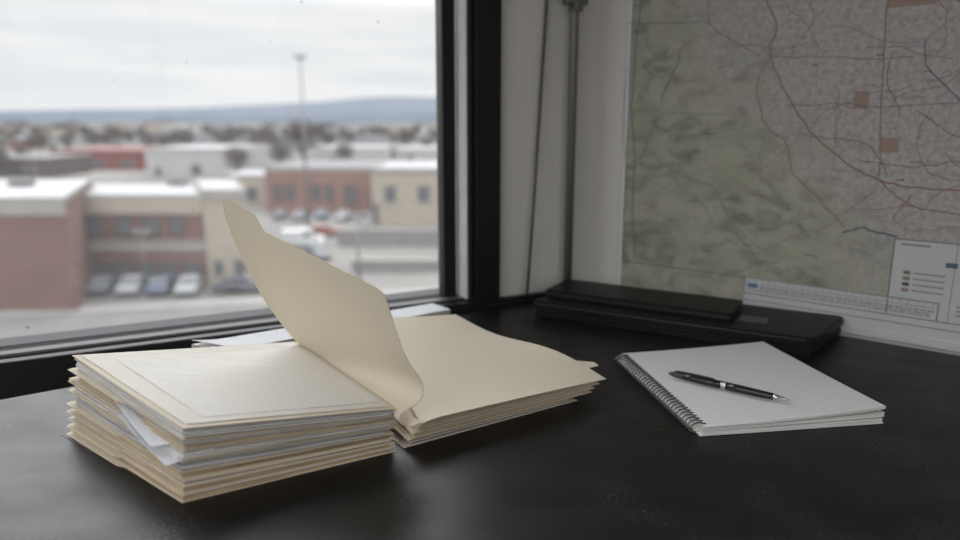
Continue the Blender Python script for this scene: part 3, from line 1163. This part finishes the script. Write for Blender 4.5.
# orange and red town blocks
for l in ([(383, 137), (402, 163)], [(420, 206), (447, 229)], [(432, -14), (505, 6)]):
    (x0, z1), (x1, z0) = cpx(l)
    mrect(bm, x0, x1, z0, z1, .0013, 'ink_patch')
for i in range(70):     # place names, too small to read
    x, z = rr.uniform(.05, 1.0), rr.uniform(.10, .76)
    for k in range(rr.randint(2, 4)):
        mrect(bm, x, x + .004, z, z + rr.uniform(.0015, .0026), .0017, 'ink_grey' if i % 3 else 'ink_black')
        x += .0052
# scale panel along the bottom, legend block at the right
lx0 = mp_(895, 238)[0]; lz1 = mp_(895, 238)[1]
rx0, rx1 = mp_(745, 280)[0], mp_(940, 300)[0]
mrect(bm, lx0, MWID - .03, .012, lz1, .0018, 'map_white')
mrect(bm, rx0, lx0 + .001, .012, nzl + .002, .0019, 'map_white')


def frame_(x0, x1, z0, z1, wd=.0014, c='ink_black', lift=.0022):
    mrect(bm, x0, x1, z0, z0 + wd, lift, c); mrect(bm, x0, x1, z1 - wd, z1, lift, c)
    mrect(bm, x0, x0 + wd, z0, z1, lift, c); mrect(bm, x1 - wd, x1, z0, z1, lift, c)


frame_(lx0, MWID - .03, .040, lz1)
frame_(rx0, rx1, .040, nzl + .0015)
for i in range(26):
    x = rx0 + .008 + (rx1 - rx0 - .016) * i / 25
    mrect(bm, x, x + .0008, nzl - .006, nzl - .0005, .0022, 'ink_grey')
mrect(bm, rx0 + .006, rx0 + .024, .052, .060, .0022, 'ink_logo')
mrect(bm, rx0 + .028, rx1 - .006, .0605, .0615, .0022, 'ink_grey')
for j, (za, hh) in enumerate(((.0545, .0022), (.0505, .0020), (.0465, .0020))):
    x = rx0 + (.028 if j < 2 else .006)
    while x < rx1 - .012:
        d_ = rr.uniform(.004, .012)
        mrect(bm, x, x + d_, za, za + hh, .0022, 'ink_grey')
        x += d_ + .002
mrect(bm, rx0, MWID - .03, .028, .0292, .0020, 'ink_black')
lm = lx0 + .085
mrect(bm, lm, lm + .001, .04, lz1, .0022, 'ink_grey')
for j in range(4):
    z = .082 + j * .0095
    mrect(bm, lx0 + .018, lx0 + .028, z, z + .006, .0022, ['ink_patch', 'ink_black', 'ink_green', 'ink_brown'][j])
    mrect(bm, lx0 + .032, lx0 + .075, z + .002, z + .0042, .0022, 'ink_grey')
    mrect(bm, lm + .04, lm + .05, z, z + .006, .0022, ['ink_red', 'ink_green', 'ink_brown', 'ink_black'][j])
    mrect(bm, lm + .055, lm + .11, z + .002, z + .0042, .0022, 'ink_grey')
mrect(bm, lm - .012, lm + .004, .128, .136, .0022, 'ink_blue')
mrect(bm, lm + .008, lm + .14, .130, .1335, .0022, 'ink_grey'); mrect(bm, lm + .008, lm + .10, .123, .126, .0022, 'ink_grey')
mrect(bm, lx0 + .01, lx0 + .05, .157, .160, .0022, 'ink_grey'); mrect(bm, lm + .01, lm + .07, .157, .160, .0022, 'ink_grey')
for j in range(3):
    mrect(bm, lm + .01, lm + .09, .053 + j * .007, .0555 + j * .007, .0022, 'ink_grey')
me_mats = [M[k] for k in slots]
me = bpy.data.meshes.new('printed_sheet'); bm.to_mesh(me); bm.free()
link('printed_sheet', me, me_mats, wmap)
bm = bmesh.new(); box(bm, 0, MWID, -.006, .0012, -.0028, .010, .002)
bm_obj('bottom_edge_strip', bm, M['map_white'], wmap)

# ------------------------------------------------------------------ the town outside (ground 15 m below eye level)
GZ = EYE.z - 15.0
exec_city = True


def gp(px, py):
    return at(px, py, GZ)


M['ground'] = mat('pale lots and bare earth', (0.04434, 0.0423, 0.03957), rough=.95, spec=.1, scale=.035, col2=(0.08187, 0.07845, 0.07368), detail=8)
M['farland'] = mat('distant bare land', (0.01492, 0.01535, 0.0162), rough=.95, spec=.1, scale=.006, col2=(0.03624, 0.03624, 0.03838), detail=9, stretch=(1, .5, 1))
M['road'] = mat('grey asphalt street', (0.05576, 0.05409, 0.0513), rough=.9, spec=.1, var=.08, scale=.4)
M['walk'] = mat('pale concrete pavement', (0.09367, 0.09034, 0.08699), rough=.9, spec=.1, var=.08, scale=.5)
M['hill_near'] = mat('blue grey wooded hillside', (0.03709, 0.04328, 0.05358), rough=1, spec=0, scale=.004, col2=(0.04946, 0.05564, 0.06595), detail=8)  # blue-grey tone paints the distance haze onto the slope
M['hill_far'] = mat('far blue hillside', (0.04968, 0.05697, 0.06889), rough=1, spec=0, scale=.003, col2=(0.05829, 0.06558, 0.07682), detail=6)  # haze over the far ridge is put into this colour
M['brick'] = None


def brick_mat(name, c1, c2):
    m, nt, b = new_mat(name)
    N, L = nt.nodes, nt.links
    tc = N.new('ShaderNodeTexCoord')
    mp = N.new('ShaderNodeMapping'); mp.inputs['Rotation'].default_value = (PI / 2, 0, 0)
    br = N.new('ShaderNodeTexBrick')
    br.inputs['Scale'].default_value = 1
    br.inputs['Brick Width'].default_value = .5; br.inputs['Row Height'].default_value = .18; br.inputs['Mortar Size'].default_value = .015
    br.inputs['Color1'].default_value = (*c1, 1); br.inputs['Color2'].default_value = (*c2, 1); br.inputs['Mortar'].default_value = (.15, .125, .12, 1)
    nz = N.new('ShaderNodeTexNoise'); nz.inputs['Scale'].default_value = .35; nz.inputs['Detail'].default_value = 6
    mx = N.new('ShaderNodeMixRGB'); mx.blend_type = 'MULTIPLY'; mx.inputs[0].default_value = .5
    L.new(tc.outputs['Object'], mp.inputs[0]); L.new(mp.outputs[0], br.inputs['Vector']); L.new(tc.outputs['Object'], nz.inputs['Vector'])
    L.new(br.outputs['Color'], mx.inputs[1]); L.new(nz.outputs['Fac'], mx.inputs[2])
    rp = N.new('ShaderNodeValToRGB'); rp.color_ramp.elements[0].position = .3; rp.color_ramp.elements[0].color = (.6, .6, .6, 1); rp.color_ramp.elements[1].position = .7
    L.new(nz.outputs['Fac'], rp.inputs[0]); L.new(rp.outputs[0], mx.inputs[2])
    L.new(mx.outputs[0], b.inputs['Base Color'])
    b.inputs['Roughness'].default_value = .95; b.inputs['Specular IOR Level'].default_value = .1
    return m


M['brick'] = brick_mat('dusky red brick', (0.05884, 0.02455, 0.01948), (0.07245, 0.03147, 0.02516))
M['brick_warm'] = brick_mat('orange red brick', (0.1004, 0.0474, 0.0368), (0.1171, 0.06134, 0.05018))
M['stucco'] = mat('beige stucco', (0.1561, 0.1362, 0.1128), rough=.95, spec=.1, var=.06, scale=.6)
M['band'] = mat('pale cornice render', (0.1311, 0.1255, 0.1171), rough=.95, spec=.1, var=.06, scale=.8)
M['roof_white'] = mat('white roof membrane', (0.1498, 0.1498, 0.152), rough=.9, spec=.1, scale=.12, col2=(0.1135, 0.1135, 0.1172))
M['roof_grey'] = mat('grey gravel roof', (0.07347, 0.07347, 0.0761), rough=.95, spec=.1, var=.12, scale=.3)
M['metal_white'] = mat('white metal siding', (0.17, 0.1671, 0.1629), rough=.8, spec=.1, var=.04, scale=.2)
M['red_paint'] = mat('red metal roof', (0.08364, 0.03067, 0.02732), rough=.85, spec=.1, var=.1, scale=.2)
M['dark_wall'] = mat('dark brown wall', (0.04461, 0.03674, 0.03464), rough=.95, spec=.1, var=.12, scale=.3)
M['city_glass'] = mat('dark window panes', (.05, .052, .055), rough=.6, spec=.05, var=.1, scale=.5)
M['trunk'] = mat('grey bark', (0.04592, 0.03936, 0.03477), rough=.95, spec=.1)
M['twigs'] = mat('bare brown twigs', (0.04198, 0.03569, 0.03149), rough=1, spec=.05, var=.2, scale=.6)
M['tyre'] = mat('black rubber', (.03, .03, .03), rough=.9)
M['post'] = mat('weathered steel post', (0.08528, 0.082, 0.082), rough=.7, spec=.2)


def plain(name, pts, z, m, thick=.3):
    bm = bmesh.new(); prism(bm, pts, z - thick, z)
    o = bm_obj(name, bm, m); o['kind'] = 'structure'
    return o


plain('ground', [(-700, 18), (500, 18), (500, 420), (-700, 420)], GZ, M['ground'])
plain('outer_ground', [(-6000, 420), (6000, 420), (6000, 8000), (-6000, 8000)], GZ - .05, M['farland'])
a, b_, c_, d_ = gp(-60, 352), gp(470, 318), gp(470, 292), gp(-60, 322)
plain('street', [a, b_, c_, d_], GZ + .06, M['road'], .2)
a, b_, c_, d_ = gp(-60, 322), gp(470, 292), gp(470, 287), gp(-60, 316)
plain('pavement', [a, b_, c_, d_], GZ + .12, M['walk'], .2)


def hills(name, y, prof, m, depth):
    me = bpy.data.meshes.new(name)
    V, Fs = [], []
    n = len(prof)
    for i, (px, py) in enumerate(prof):
        top = aty(px, py, y)
        base = aty(px, 118, y)
        rr_ = random.Random(i)
        for k, f in enumerate((0, .35, .75, 1.0, .6, 0)):
            yy = y + depth * (k - 3) / 3
            V.append((base.x, yy, GZ + (top.z - GZ) * f))
    for i in range(n - 1):
        for k in range(5):
            Fs.append((i * 6 + k, i * 6 + 6 + k, i * 6 + 7 + k, i * 6 + k + 1))
    me.from_pydata(V, [], Fs); me.update()
    o = link(name, me, m, None, smooth=True); o['kind'] = 'structure'
    return o


import itertools
pr = [(-260, 118), (-120, 113), (-20, 111.5), (60, 109.5), (140, 108.5), (210, 107), (260, 105), (300, 103), (330, 101), (365, 97.5), (400, 96.5), (440, 97.5), (480, 99), (560, 104), (700, 112)]
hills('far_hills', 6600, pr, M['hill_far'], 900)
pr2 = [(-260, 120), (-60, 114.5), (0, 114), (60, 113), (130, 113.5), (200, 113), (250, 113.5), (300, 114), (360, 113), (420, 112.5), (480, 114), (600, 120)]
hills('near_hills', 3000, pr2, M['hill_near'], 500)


# --- buildings
FOOT = []
def building(name, label, cat, x0, x1, ybase, ytop, depth, wall, roof, yaw=0.0, windows=(), bands=(), parapet=.35, group=None, height=None, lean=0.0):
    """x0..x1, ybase: where the front wall meets the ground; ytop: its top edge; windows as fractions (u0,u1,h0,h1)"""
    p0 = gp(x0, ybase)
    p1 = gp(x1, ybase)
    wid = (p1 - p0).length
    r0, r1 = ray(x0, ybase), ray((x0 + x1) / 2, ytop)
    h = aty((x0 + x1) / 2, ytop, (p0.y + p1.y) / 2).z - GZ if height is None else height
    t = thing(name, label, cat, (p0.x, p0.y, GZ), yaw, group)
    FOOT.append((p0.x + wid / 2 - lean * depth / 2, p0.y + depth / 2, max(wid, depth) / 2))

    def done(bm, nm, m_, par):
        for v in bm.verts:
            v.co.x -= lean * v.co.y
        return bm_obj(nm, bm, m_, par)
    bm = bmesh.new(); box(bm, 0, wid, 0, depth, 0, h - .25)
    done(bm, 'walls', wall, t)
    bm = bmesh.new()
    box(bm, .15, wid - .15, .15, depth - .15, h - .25, h - .05)
    done(bm, 'roof', roof, t)
    if parapet:
        bm = bmesh.new()
        for q in ((-.05, wid + .05, -.08, .12), (-.05, wid + .05, depth - .12, depth + .05), (-.05, .12, .12, depth - .12), (wid - .12, wid + .05, .12, depth - .12)):
            box(bm, *q, h - .25, h + parapet * .4)
        done(bm, 'parapet', M['band'], t)
    for (f0, f1, m_) in bands:
        bm = bmesh.new(); box(bm, -.03, wid + .03, -.07, 0, h * f0, h * f1)
        done(bm, 'wall_band', m_, t)
    for (u0, u1, h0, h1) in windows:
        bm = bmesh.new()
        fw = .12
        for q in ((u0 * wid - fw, u1 * wid + fw, h0 * h - fw, h0 * h), (u0 * wid - fw, u1 * wid + fw, h1 * h, h1 * h + fw), (u0 * wid - fw, u0 * wid, h0 * h, h1 * h), (u1 * wid, u1 * wid + fw, h0 * h, h1 * h)):
            box(bm, q[0], q[1], -.12, .02, q[2], q[3])
        wf = done(bm, 'window', M['dark_wall'] if 'brick' in name else M['band'], t)
        bm = bmesh.new(); box(bm, u0 * wid, u1 * wid, -.05, .02, h0 * h, h1 * h)
        done(bm, 'pane', M['city_glass'], wf)
    return t


building('brick_building', 'nearest red brick building with white flat roof, at the left edge', 'building', -150, 78, 312, 199, 18, M['brick'], M['roof_white'], .0, lean=.42,
         bands=((.86, 1.0, M['band']),))
t = building('brick_building', 'two storey brick building with dark upper windows and beige cornice, behind the parked cars', 'building', 86, 208, 284, 196, 13, M['brick'], M['roof_white'], .0, lean=.45,
             windows=((.06, .17, .58, .76), (.30, .42, .58, .76), (.52, .64, .58, .76), (.74, .83, .58, .76)) + tuple((.05 + .19 * i, .19 + .19 * i, .05, .24) for i in range(5)),
             bands=((.80, .99, M['stucco']), (.385, .46, M['band']), (.48, .51, M['band'])))
building('beige_block', 'plain beige block joined to the right of the two storey brick building', 'building', 209, 252, 284, 191, 13, M['stucco'], M['roof_white'], .0, lean=.42,
         windows=((.15, .35, .10, .26), (.62, .85, .10, .26)), bands=((.90, .99, M['band']),))
building('low_tan_building', 'low tan building with pale roof left of the orange brick building', 'building', 222, 266, 206, 176, 16, M['stucco'], M['roof_white'], .05, windows=((.1, .3, .2, .6), (.55, .8, .2, .6)))
building('orange_brick_building', 'long orange red brick building with pale windows, in the middle distance', 'building', 267, 371, 213, 168, 22, M['brick_warm'], M['roof_grey'], .0, lean=.0,
         windows=((.08, .15, .28, .62), (.20, .27, .28, .62), (.44, .52, .28, .62), (.58, .64, .28, .62), (.76, .86, .22, .6)), bands=((.93, .99, M['band']),))
building('cream_building', 'cream building with two square windows beside the window frame', 'building', 372.5, 452, 226, 169, 20, M['stucco'], M['roof_white'], .0, lean=.0,
         windows=((.17, .30, .44, .70), (.58, .72, .44, .70), (.02, .08, .05, .4)), bands=((.92, .99, M['band']),))
building('red_roofed_store', 'long low building with red walls and roof, far off at the left', 'building', 52, 144, 170, 150, 26, M['red_paint'], M['red_paint'], .0, windows=((.1, .25, .2, .5), (.4, .6, .2, .5), (.75, .9, .2, .5)))
building('white_warehouse', 'white warehouse with white roof behind the beige block', 'building', 147, 238, 176, 149, 32, M['metal_white'], M['roof_white'], .0, windows=((.1, .16, .05, .3), (.5, .6, .05, .4)))
building('white_warehouse', 'long white roofed shed behind the orange brick building', 'building', 316, 385, 163, 148, 30, M['metal_white'], M['roof_white'], .0, windows=((.2, .3, .05, .4),))
building('white_warehouse', 'white roofed shed at far right of the town, behind the cream building', 'building', 394, 460, 160, 149, 30, M['metal_white'], M['roof_white'], .0, windows=((.2, .3, .05, .4),))
building('white_warehouse', 'small white shed left of the steel mast', 'building', 262, 298, 160, 148, 40, M['metal_white'], M['roof_white'], .0, windows=((.4, .6, .05, .4),))
building('dark_building', 'dark brown low building behind the nearest brick building', 'building', -12, 50, 178, 158, 20, M['dark_wall'], M['roof_grey'], .0, windows=((.2, .4, .2, .6), (.6, .8, .2, .6)))
# rooftop units on the near roofs
for px, py, lab in ((22, 186, 'small grey rooftop unit on the nearest brick building'), (178, 184.5, 'small grey rooftop unit on the two storey brick building')):
    zt = (aty(-36, 199, gp(-36, 312).y).z if px < 80 else aty(143, 196, gp(143, 287).y).z) + .0
    q = at(px, py, zt)
    t = thing('rooftop_unit', lab, 'rooftop unit', q)
    bm = bmesh.new(); box(bm, -.9, .9, -.6, .6, 0, .55, .04); bm_obj('housing', bm, M['roof_grey'], t)
    bm = bmesh.new(); tube(bm, [(0, 0, .55), (0, 0, .7)], .35, 14); bm_obj('fan_guard', bm, M['post'], t)

# far little buildings, each with walls and roof
rr = random.Random(11)
kinds = [('metal_white', 'roof_white'), ('stucco', 'roof_grey'), ('metal_white', 'roof_white'), ('dark_wall', 'roof_grey'), ('brick', 'roof_white'), ('metal_white', 'roof_grey')]
n_small = 0
for row, (ylo, yhi, cnt) in enumerate(((125, 130, 16), (131, 139, 20), (140, 152, 16))):
    for i in range(cnt):
        px = -10 + 455 * (i + rr.uniform(.1, .9)) / cnt
        yb = rr.uniform(ylo, yhi)
        if row == 2 and (50 < px < 250 or px > 255):
            continue
        k = kinds[rr.randrange(len(kinds))]
        w_px = rr.uniform(8, 22)
        hh = rr.uniform(5, 9)
        q0, q1 = gp(px, yb), gp(px + w_px, yb)
        rad_ = max((q1 - q0).length, 30) / 2
        cx, cy = (q0.x + q1.x) / 2, q0.y + 15
        if any(math.hypot(cx - fx, cy - fy) < rad_ + fr_ + 2 for fx, fy, fr_ in FOOT):
            continue
        t = building('small_building', 'tiny blurred building in the far town below the hills', 'building', px, px + w_px, yb, yb - 5, rr.uniform(20, 40), M[k[0]], M[k[1]], rr.uniform(-.1, .1), parapet=0,
                     group='tiny far buildings of the town', height=hh)


# --- trees, leafless
def tree_mesh(seed, dense):
    r = random.Random(seed)
    bt, bc = bmesh.new(), bmesh.new()
    tube(bt, [(0, 0, 0), (.05, .02, 1.5), (0, 0, 3.2), (.1, .1, 5.0)], [.22, .17, .12, .05], 7)
    for i in range(9):
        a = r.uniform(0, 6.28); z0 = r.uniform(1.4, 3.4)
        e = Vector((math.cos(a) * r.uniform(1.2, 2.2), math.sin(a) * r.uniform(1.2, 2.2), z0 + r.uniform(1.2, 2.6)))
        tube(bt, [(0, 0, z0), tuple(lerp(Vector((0, 0, z0)), e, .5) + Vector((0, 0, .2))), tuple(e)], [.08, .05, .02], 5)
    for i in range(dense):
        d = Vector((r.gauss(0, 1), r.gauss(0, 1), r.gauss(0, 1))).normalized() * r.random() ** .5
        c = Vector((d.x * 2.5, d.y * 2.5, 4.0 + d.z * 2.3))
        v = Vector((r.gauss(0, 1), r.gauss(0, 1), r.gauss(0, 1.2))).normalized()
        s = v.cross(Vector((r.gauss(0, 1), r.gauss(0, 1), r.gauss(0, 1)))).normalized() * r.uniform(.05, .11)
        ln = r.uniform(.35, .8)
        bc.faces.new([bc.verts.new(c - v * ln / 2 - s), bc.verts.new(c - v * ln / 2 + s), bc.verts.new(c + v * ln / 2)])
    mt = bpy.data.meshes.new('trunk'); bt.to_mesh(mt); bt.free(); mt.materials.append(M['trunk'])
    mc = bpy.data.meshes.new('crown'); bc.to_mesh(mc); bc.free(); mc.materials.append(M['twigs'])
    return mt, mc


TM = [tree_mesh(s, 900) for s in (3, 4, 5)]


def tree(px, py, sc, label, group=None, i=0):
    q = gp(px, py)
    if any(math.hypot(q.x - fx, q.y - fy) < sc * 2.6 + fr_ for fx, fy, fr_ in FOOT) and group:
        return
    FOOT.append((q.x, q.y, sc * 2.6))
    t = thing('bare_tree', label, 'tree', q, i * 1.3, group)
    t.scale = (sc, sc, sc)
    for nm, me in zip(('trunk', 'crown'), TM[i % 3]):
        o = bpy.data.objects.new(nm, me); C.objects.link(o); o.parent = t


tree(303, 166, 2.4, 'round brown leafless tree behind the orange brick building, at the mast')
tree(282, 172, 1.5, 'leafless tree just left of the mast, behind the orange brick building', i=1)
tree(258, 166, 1.6, 'tall brown leafless tree behind the low tan building', i=1)
tree(238, 180, 1.4, 'leafless tree between the white warehouse and the low tan building', i=2)
tree(345, 170, 1.3, 'leafless tree behind the right half of the orange brick building', i=2)
for i in range(70):
    px = -5 + 450 * (i + rr.uniform(0, 1)) / 70
    yb = rr.uniform(128, 156)
    tree(px, yb, rr.uniform(1.1, 1.9), 'brown leafless tree in the blurred tree band of the far town', 'trees of the far town', i)
for i in range(12):
    tree(rr.uniform(-5, 60) if i < 7 else rr.uniform(60, 150), rr.uniform(156, 182), rr.uniform(.8, 1.2), 'brown leafless tree behind the white roof of the nearest brick building', 'trees behind the nearest brick building', i)

# --- cars
car_side = [(0, .35), (.05, .75), (.75, .92), (1.25, 1.38), (2.75, 1.42), (3.55, .98), (4.2, .88), (4.35, .55), (4.3, .32)]


def car(px, py, yaw, col, label, group, van=False, up=0.0):
    q = gp(px, py)
    t = thing('car' if not van else 'van', label, 'car' if not van else 'van', q + Vector((0, 0, up)), yaw, group)
    prof = [(0, .35), (.02, 1.0), (.3, 2.05), (3.6, 2.1), (4.4, 1.25), (5.1, 1.1), (5.2, .6), (5.15, .35)] if van else car_side
    wd = 1.95 if van else 1.75
    bm = bmesh.new()
    A = [bm.verts.new((x - 2.2, -wd / 2, z)) for x, z in prof]
    B = [bm.verts.new((x - 2.2, wd / 2, z)) for x, z in prof]
    n = len(prof)
    bm.faces.new(A); bm.faces.new(B[::-1])
    for i in range(n):
        bm.faces.new((A[i], B[i], B[(i + 1) % n], A[(i + 1) % n]))
    for v in bm.verts:
        if v.co.z > .95:
            v.co.y *= .86
    bmesh.ops.recalc_face_normals(bm, faces=bm.faces)
    bmesh.ops.bevel(bm, geom=list(bm.edges), offset=.06, segments=2, affect='EDGES')
    bm_obj('body', bm, col, t)
    bm = bmesh.new()
    g = ((3.75, 4.25, 1.35, 1.95),) if van else ((.95, 1.28, .98, 1.30), (2.82, 3.4, 1.0, 1.34))
    sx = (2.9, 3.55, 1.35, 1.9) if van else (1.3, 2.75, .98, 1.32)
    for s in (-1, 1):
        y = s * (wd / 2 * (.93 if not van else .90))
        box(bm, sx[0] - 2.2, sx[1] - 2.2, y - .03, y + .03, sx[2], sx[3])
    if not van:
        for x0, z0, x1, z1 in ((.72, .95, 1.22, 1.36), (2.82, 1.40, 3.5, 1.02)):
            vs = [bm.verts.new((x - 2.2 + (.03 if x1 > 2 else -.03), y, z + .02)) for x, z in ((x0, z0), (x1, z1)) for y in (-.66, .66)]
            bm.faces.new((vs[0], vs[1], vs[3], vs[2]))
    else:
        vs = [bm.verts.new((x - 2.2 + .03, y, z + .02)) for x, z in ((3.65, 2.05), (4.35, 1.3)) for y in (-.75, .75)]
        bm.faces.new((vs[0], vs[1], vs[3], vs[2]))
    bm_obj('windows', bm, M['city_glass'], t)
    for x in ((.8, 3.45) if not van else (.95, 4.2)):
        for s in (-1, 1):
            bm = bmesh.new(); tube(bm, [(x - 2.2, s * (wd / 2 - .2), .33), (x - 2.2, s * (wd / 2 + .02), .33)], .33, 14)
            bm_obj('wheel', bm, M['tyre'], t)
    return t


paint = {'grey': (.07, .074, .082), 'silver': (.17, .175, .185), 'white': (.32, .32, .325), 'black': (.04, .042, .05), 'red': (.14, .032, .028), 'blue': (.045, .058, .085)}
for k, c in paint.items():
    M['car_' + k] = mat('car paint ' + k, tuple(.7 * x for x in c), rough=.4, spec=.25, var=.03, scale=1)
fy = -PI / 2
g1 = 'cars parked before the two storey brick building'
for px, col, lab in ((104, 'grey', 'dark grey car, leftmost of four parked before the two storey brick building'), (133, 'silver', 'silver car, second from left before the two storey brick building'),
                     (162, 'blue', 'dark blue car, third from left before the two storey brick building'), (190, 'silver', 'silver car, rightmost of four before the two storey brick building')):
    car(px, 292, fy + .2, M['car_' + col], lab, g1)
car(240, 292, .1, M['car_black'], 'black car parked in front of the beige block', None)
car(318, 259, fy + .5, M['car_grey'], 'grey car beside the white van, right of the standing folder leaf', None)
car(299, 247, .15, M['car_white'], 'white van parked just above the standing folder leaf', None, van=True)
car(322, 236, .1, M['car_red'], 'dark red car behind the white van', None)
g2 = 'cars parked before the orange brick building'
for px, py, col, lab in ((281, 217, 'black', 'black car, leftmost in front of the orange brick building'), (300, 218, 'grey', 'grey car, second from left in front of the orange brick building'),
                         (322, 217, 'blue', 'dark blue car in front of the middle of the orange brick building'), (343, 218, 'silver', 'silver car in front of the right part of the orange brick building'),
                         (366, 229, 'black', 'black car at the corner of the cream building')):
    car(px, py + 2, fy + .15, M['car_' + col], lab, g2)
# --- low walls, posts
for x0, x1, yb, yt, lab in ((338, 450, 246, 230, 'pale concrete yard wall in front of the cream building'), (352, 452, 272, 260, 'low pale loading platform nearer than the yard wall')):
    p0, p1 = gp(x0, yb), gp(x1, yb)
    h = aty(x0, yt, p0.y).z - GZ
    t = thing('yard_wall' if 'yard' in lab else 'loading_platform', lab, 'wall' if 'yard' in lab else 'platform', p0, .02)
    wid = (p1 - p0).length
    bm = bmesh.new(); box(bm, 0, wid, 0, .4 if 'yard' in lab else 4, 0, h - .12, .02); bm_obj('base', bm, M['walk'], t)
    bm = bmesh.new(); box(bm, -.05, wid, -.06, .46 if 'yard' in lab else 4.05, h - .12, h, .02); bm_obj('coping', bm, M['band'], t)


def mast(px, yb, yt, r, label, cat, arm):
    q = gp(px, yb)
    h = aty(px, yt, q.y).z - GZ
    t = thing(cat.replace(' ', '_'), label, cat, q)
    bm = bmesh.new(); tube(bm, [(0, 0, 0), (0, 0, h * .5), (0, 0, h)], [r * 1.3, r, r * .8], 10); bm_obj('pole', bm, M['post'], t)
    bm = bmesh.new(); box(bm, -arm, arm, -.12, .12, h - .35, h - .05, .03); bm_obj('cross_arm', bm, M['post'], t)
    for s in (-1, 1):
        bm = bmesh.new(); box(bm, s * arm * .8 - .25, s * arm * .8 + .25, -.25, .25, h - .15, h + .15, .05); bm_obj('lamp_head', bm, M['post'], t)


mast(309, 227, 56, .17, 'tall thin steel mast rising above the hills into the sky', 'steel mast', .65)
mast(359, 283, 214, .12, 'short lamp post standing by the yard wall', 'lamp post', .9)
mast(147, 292, 232, .06, 'thin lamp post in front of the two storey brick building', 'lamp post', .5)

# ------------------------------------------------------------------ overcast sky
w = bpy.data.worlds.new('overcast_sky'); bpy.context.scene.world = w
w.use_nodes = True
nt = w.node_tree
N, L = nt.nodes, nt.links
bg = N['Background']
tc = N.new('ShaderNodeTexCoord')
sp = N.new('ShaderNodeSeparateXYZ'); L.new(tc.outputs['Generated'], sp.inputs[0])
mp = N.new('ShaderNodeMapping'); mp.inputs['Scale'].default_value = (1.6, 1.6, 16)
L.new(tc.outputs['Generated'], mp.inputs[0])
nz = N.new('ShaderNodeTexNoise'); nz.inputs['Scale'].default_value = 2.4; nz.inputs['Detail'].default_value = 5; nz.inputs['Roughness'].default_value = .5
L.new(mp.outputs[0], nz.inputs['Vector'])
rp = N.new('ShaderNodeValToRGB')
rp.color_ramp.elements[0].position = .38; rp.color_ramp.elements[0].color = (.88, .90, .925, 1)
rp.color_ramp.elements[1].position = .60; rp.color_ramp.elements[1].color = (.985, .985, .995, 1)
L.new(nz.outputs['Fac'], rp.inputs[0])
mr = N.new('ShaderNodeMapRange')          # overcast: brighter overhead than at the horizon
mr.inputs['From Min'].default_value = .14; mr.inputs['From Max'].default_value = .75
mr.inputs['To Min'].default_value = .665; mr.inputs['To Max'].default_value = 7.5
L.new(sp.outputs['Z'], mr.inputs['Value'])
L.new(rp.outputs[0], bg.inputs['Color'])
L.new(mr.outputs[0], bg.inputs['Strength'])

# ------------------------------------------------------------------ camera and view
cam = bpy.data.cameras.new('camera')
co = bpy.data.objects.new('camera', cam); C.objects.link(co)
co.location = EYE
co.rotation_euler = (PI / 2 - TILT, 0, 0)
cam.sensor_width = 36
cam.lens = F / 960 * 36
cam.clip_start = .02
cam.clip_end = 20000
cam.dof.use_dof = True
cam.dof.focus_distance = .85
cam.dof.aperture_fstop = 2.4
sc = bpy.context.scene
sc.camera = co
sc.view_settings.view_transform = 'Standard'
sc.view_settings.look = 'None'
sc.view_settings.gamma = 1
sc.view_settings.exposure = 0.5
sc.view_settings.use_curve_mapping = False
sc.cycles.use_denoising = True
sc.cycles.max_bounces = 8
sc.cycles.transparent_max_bounces = 8
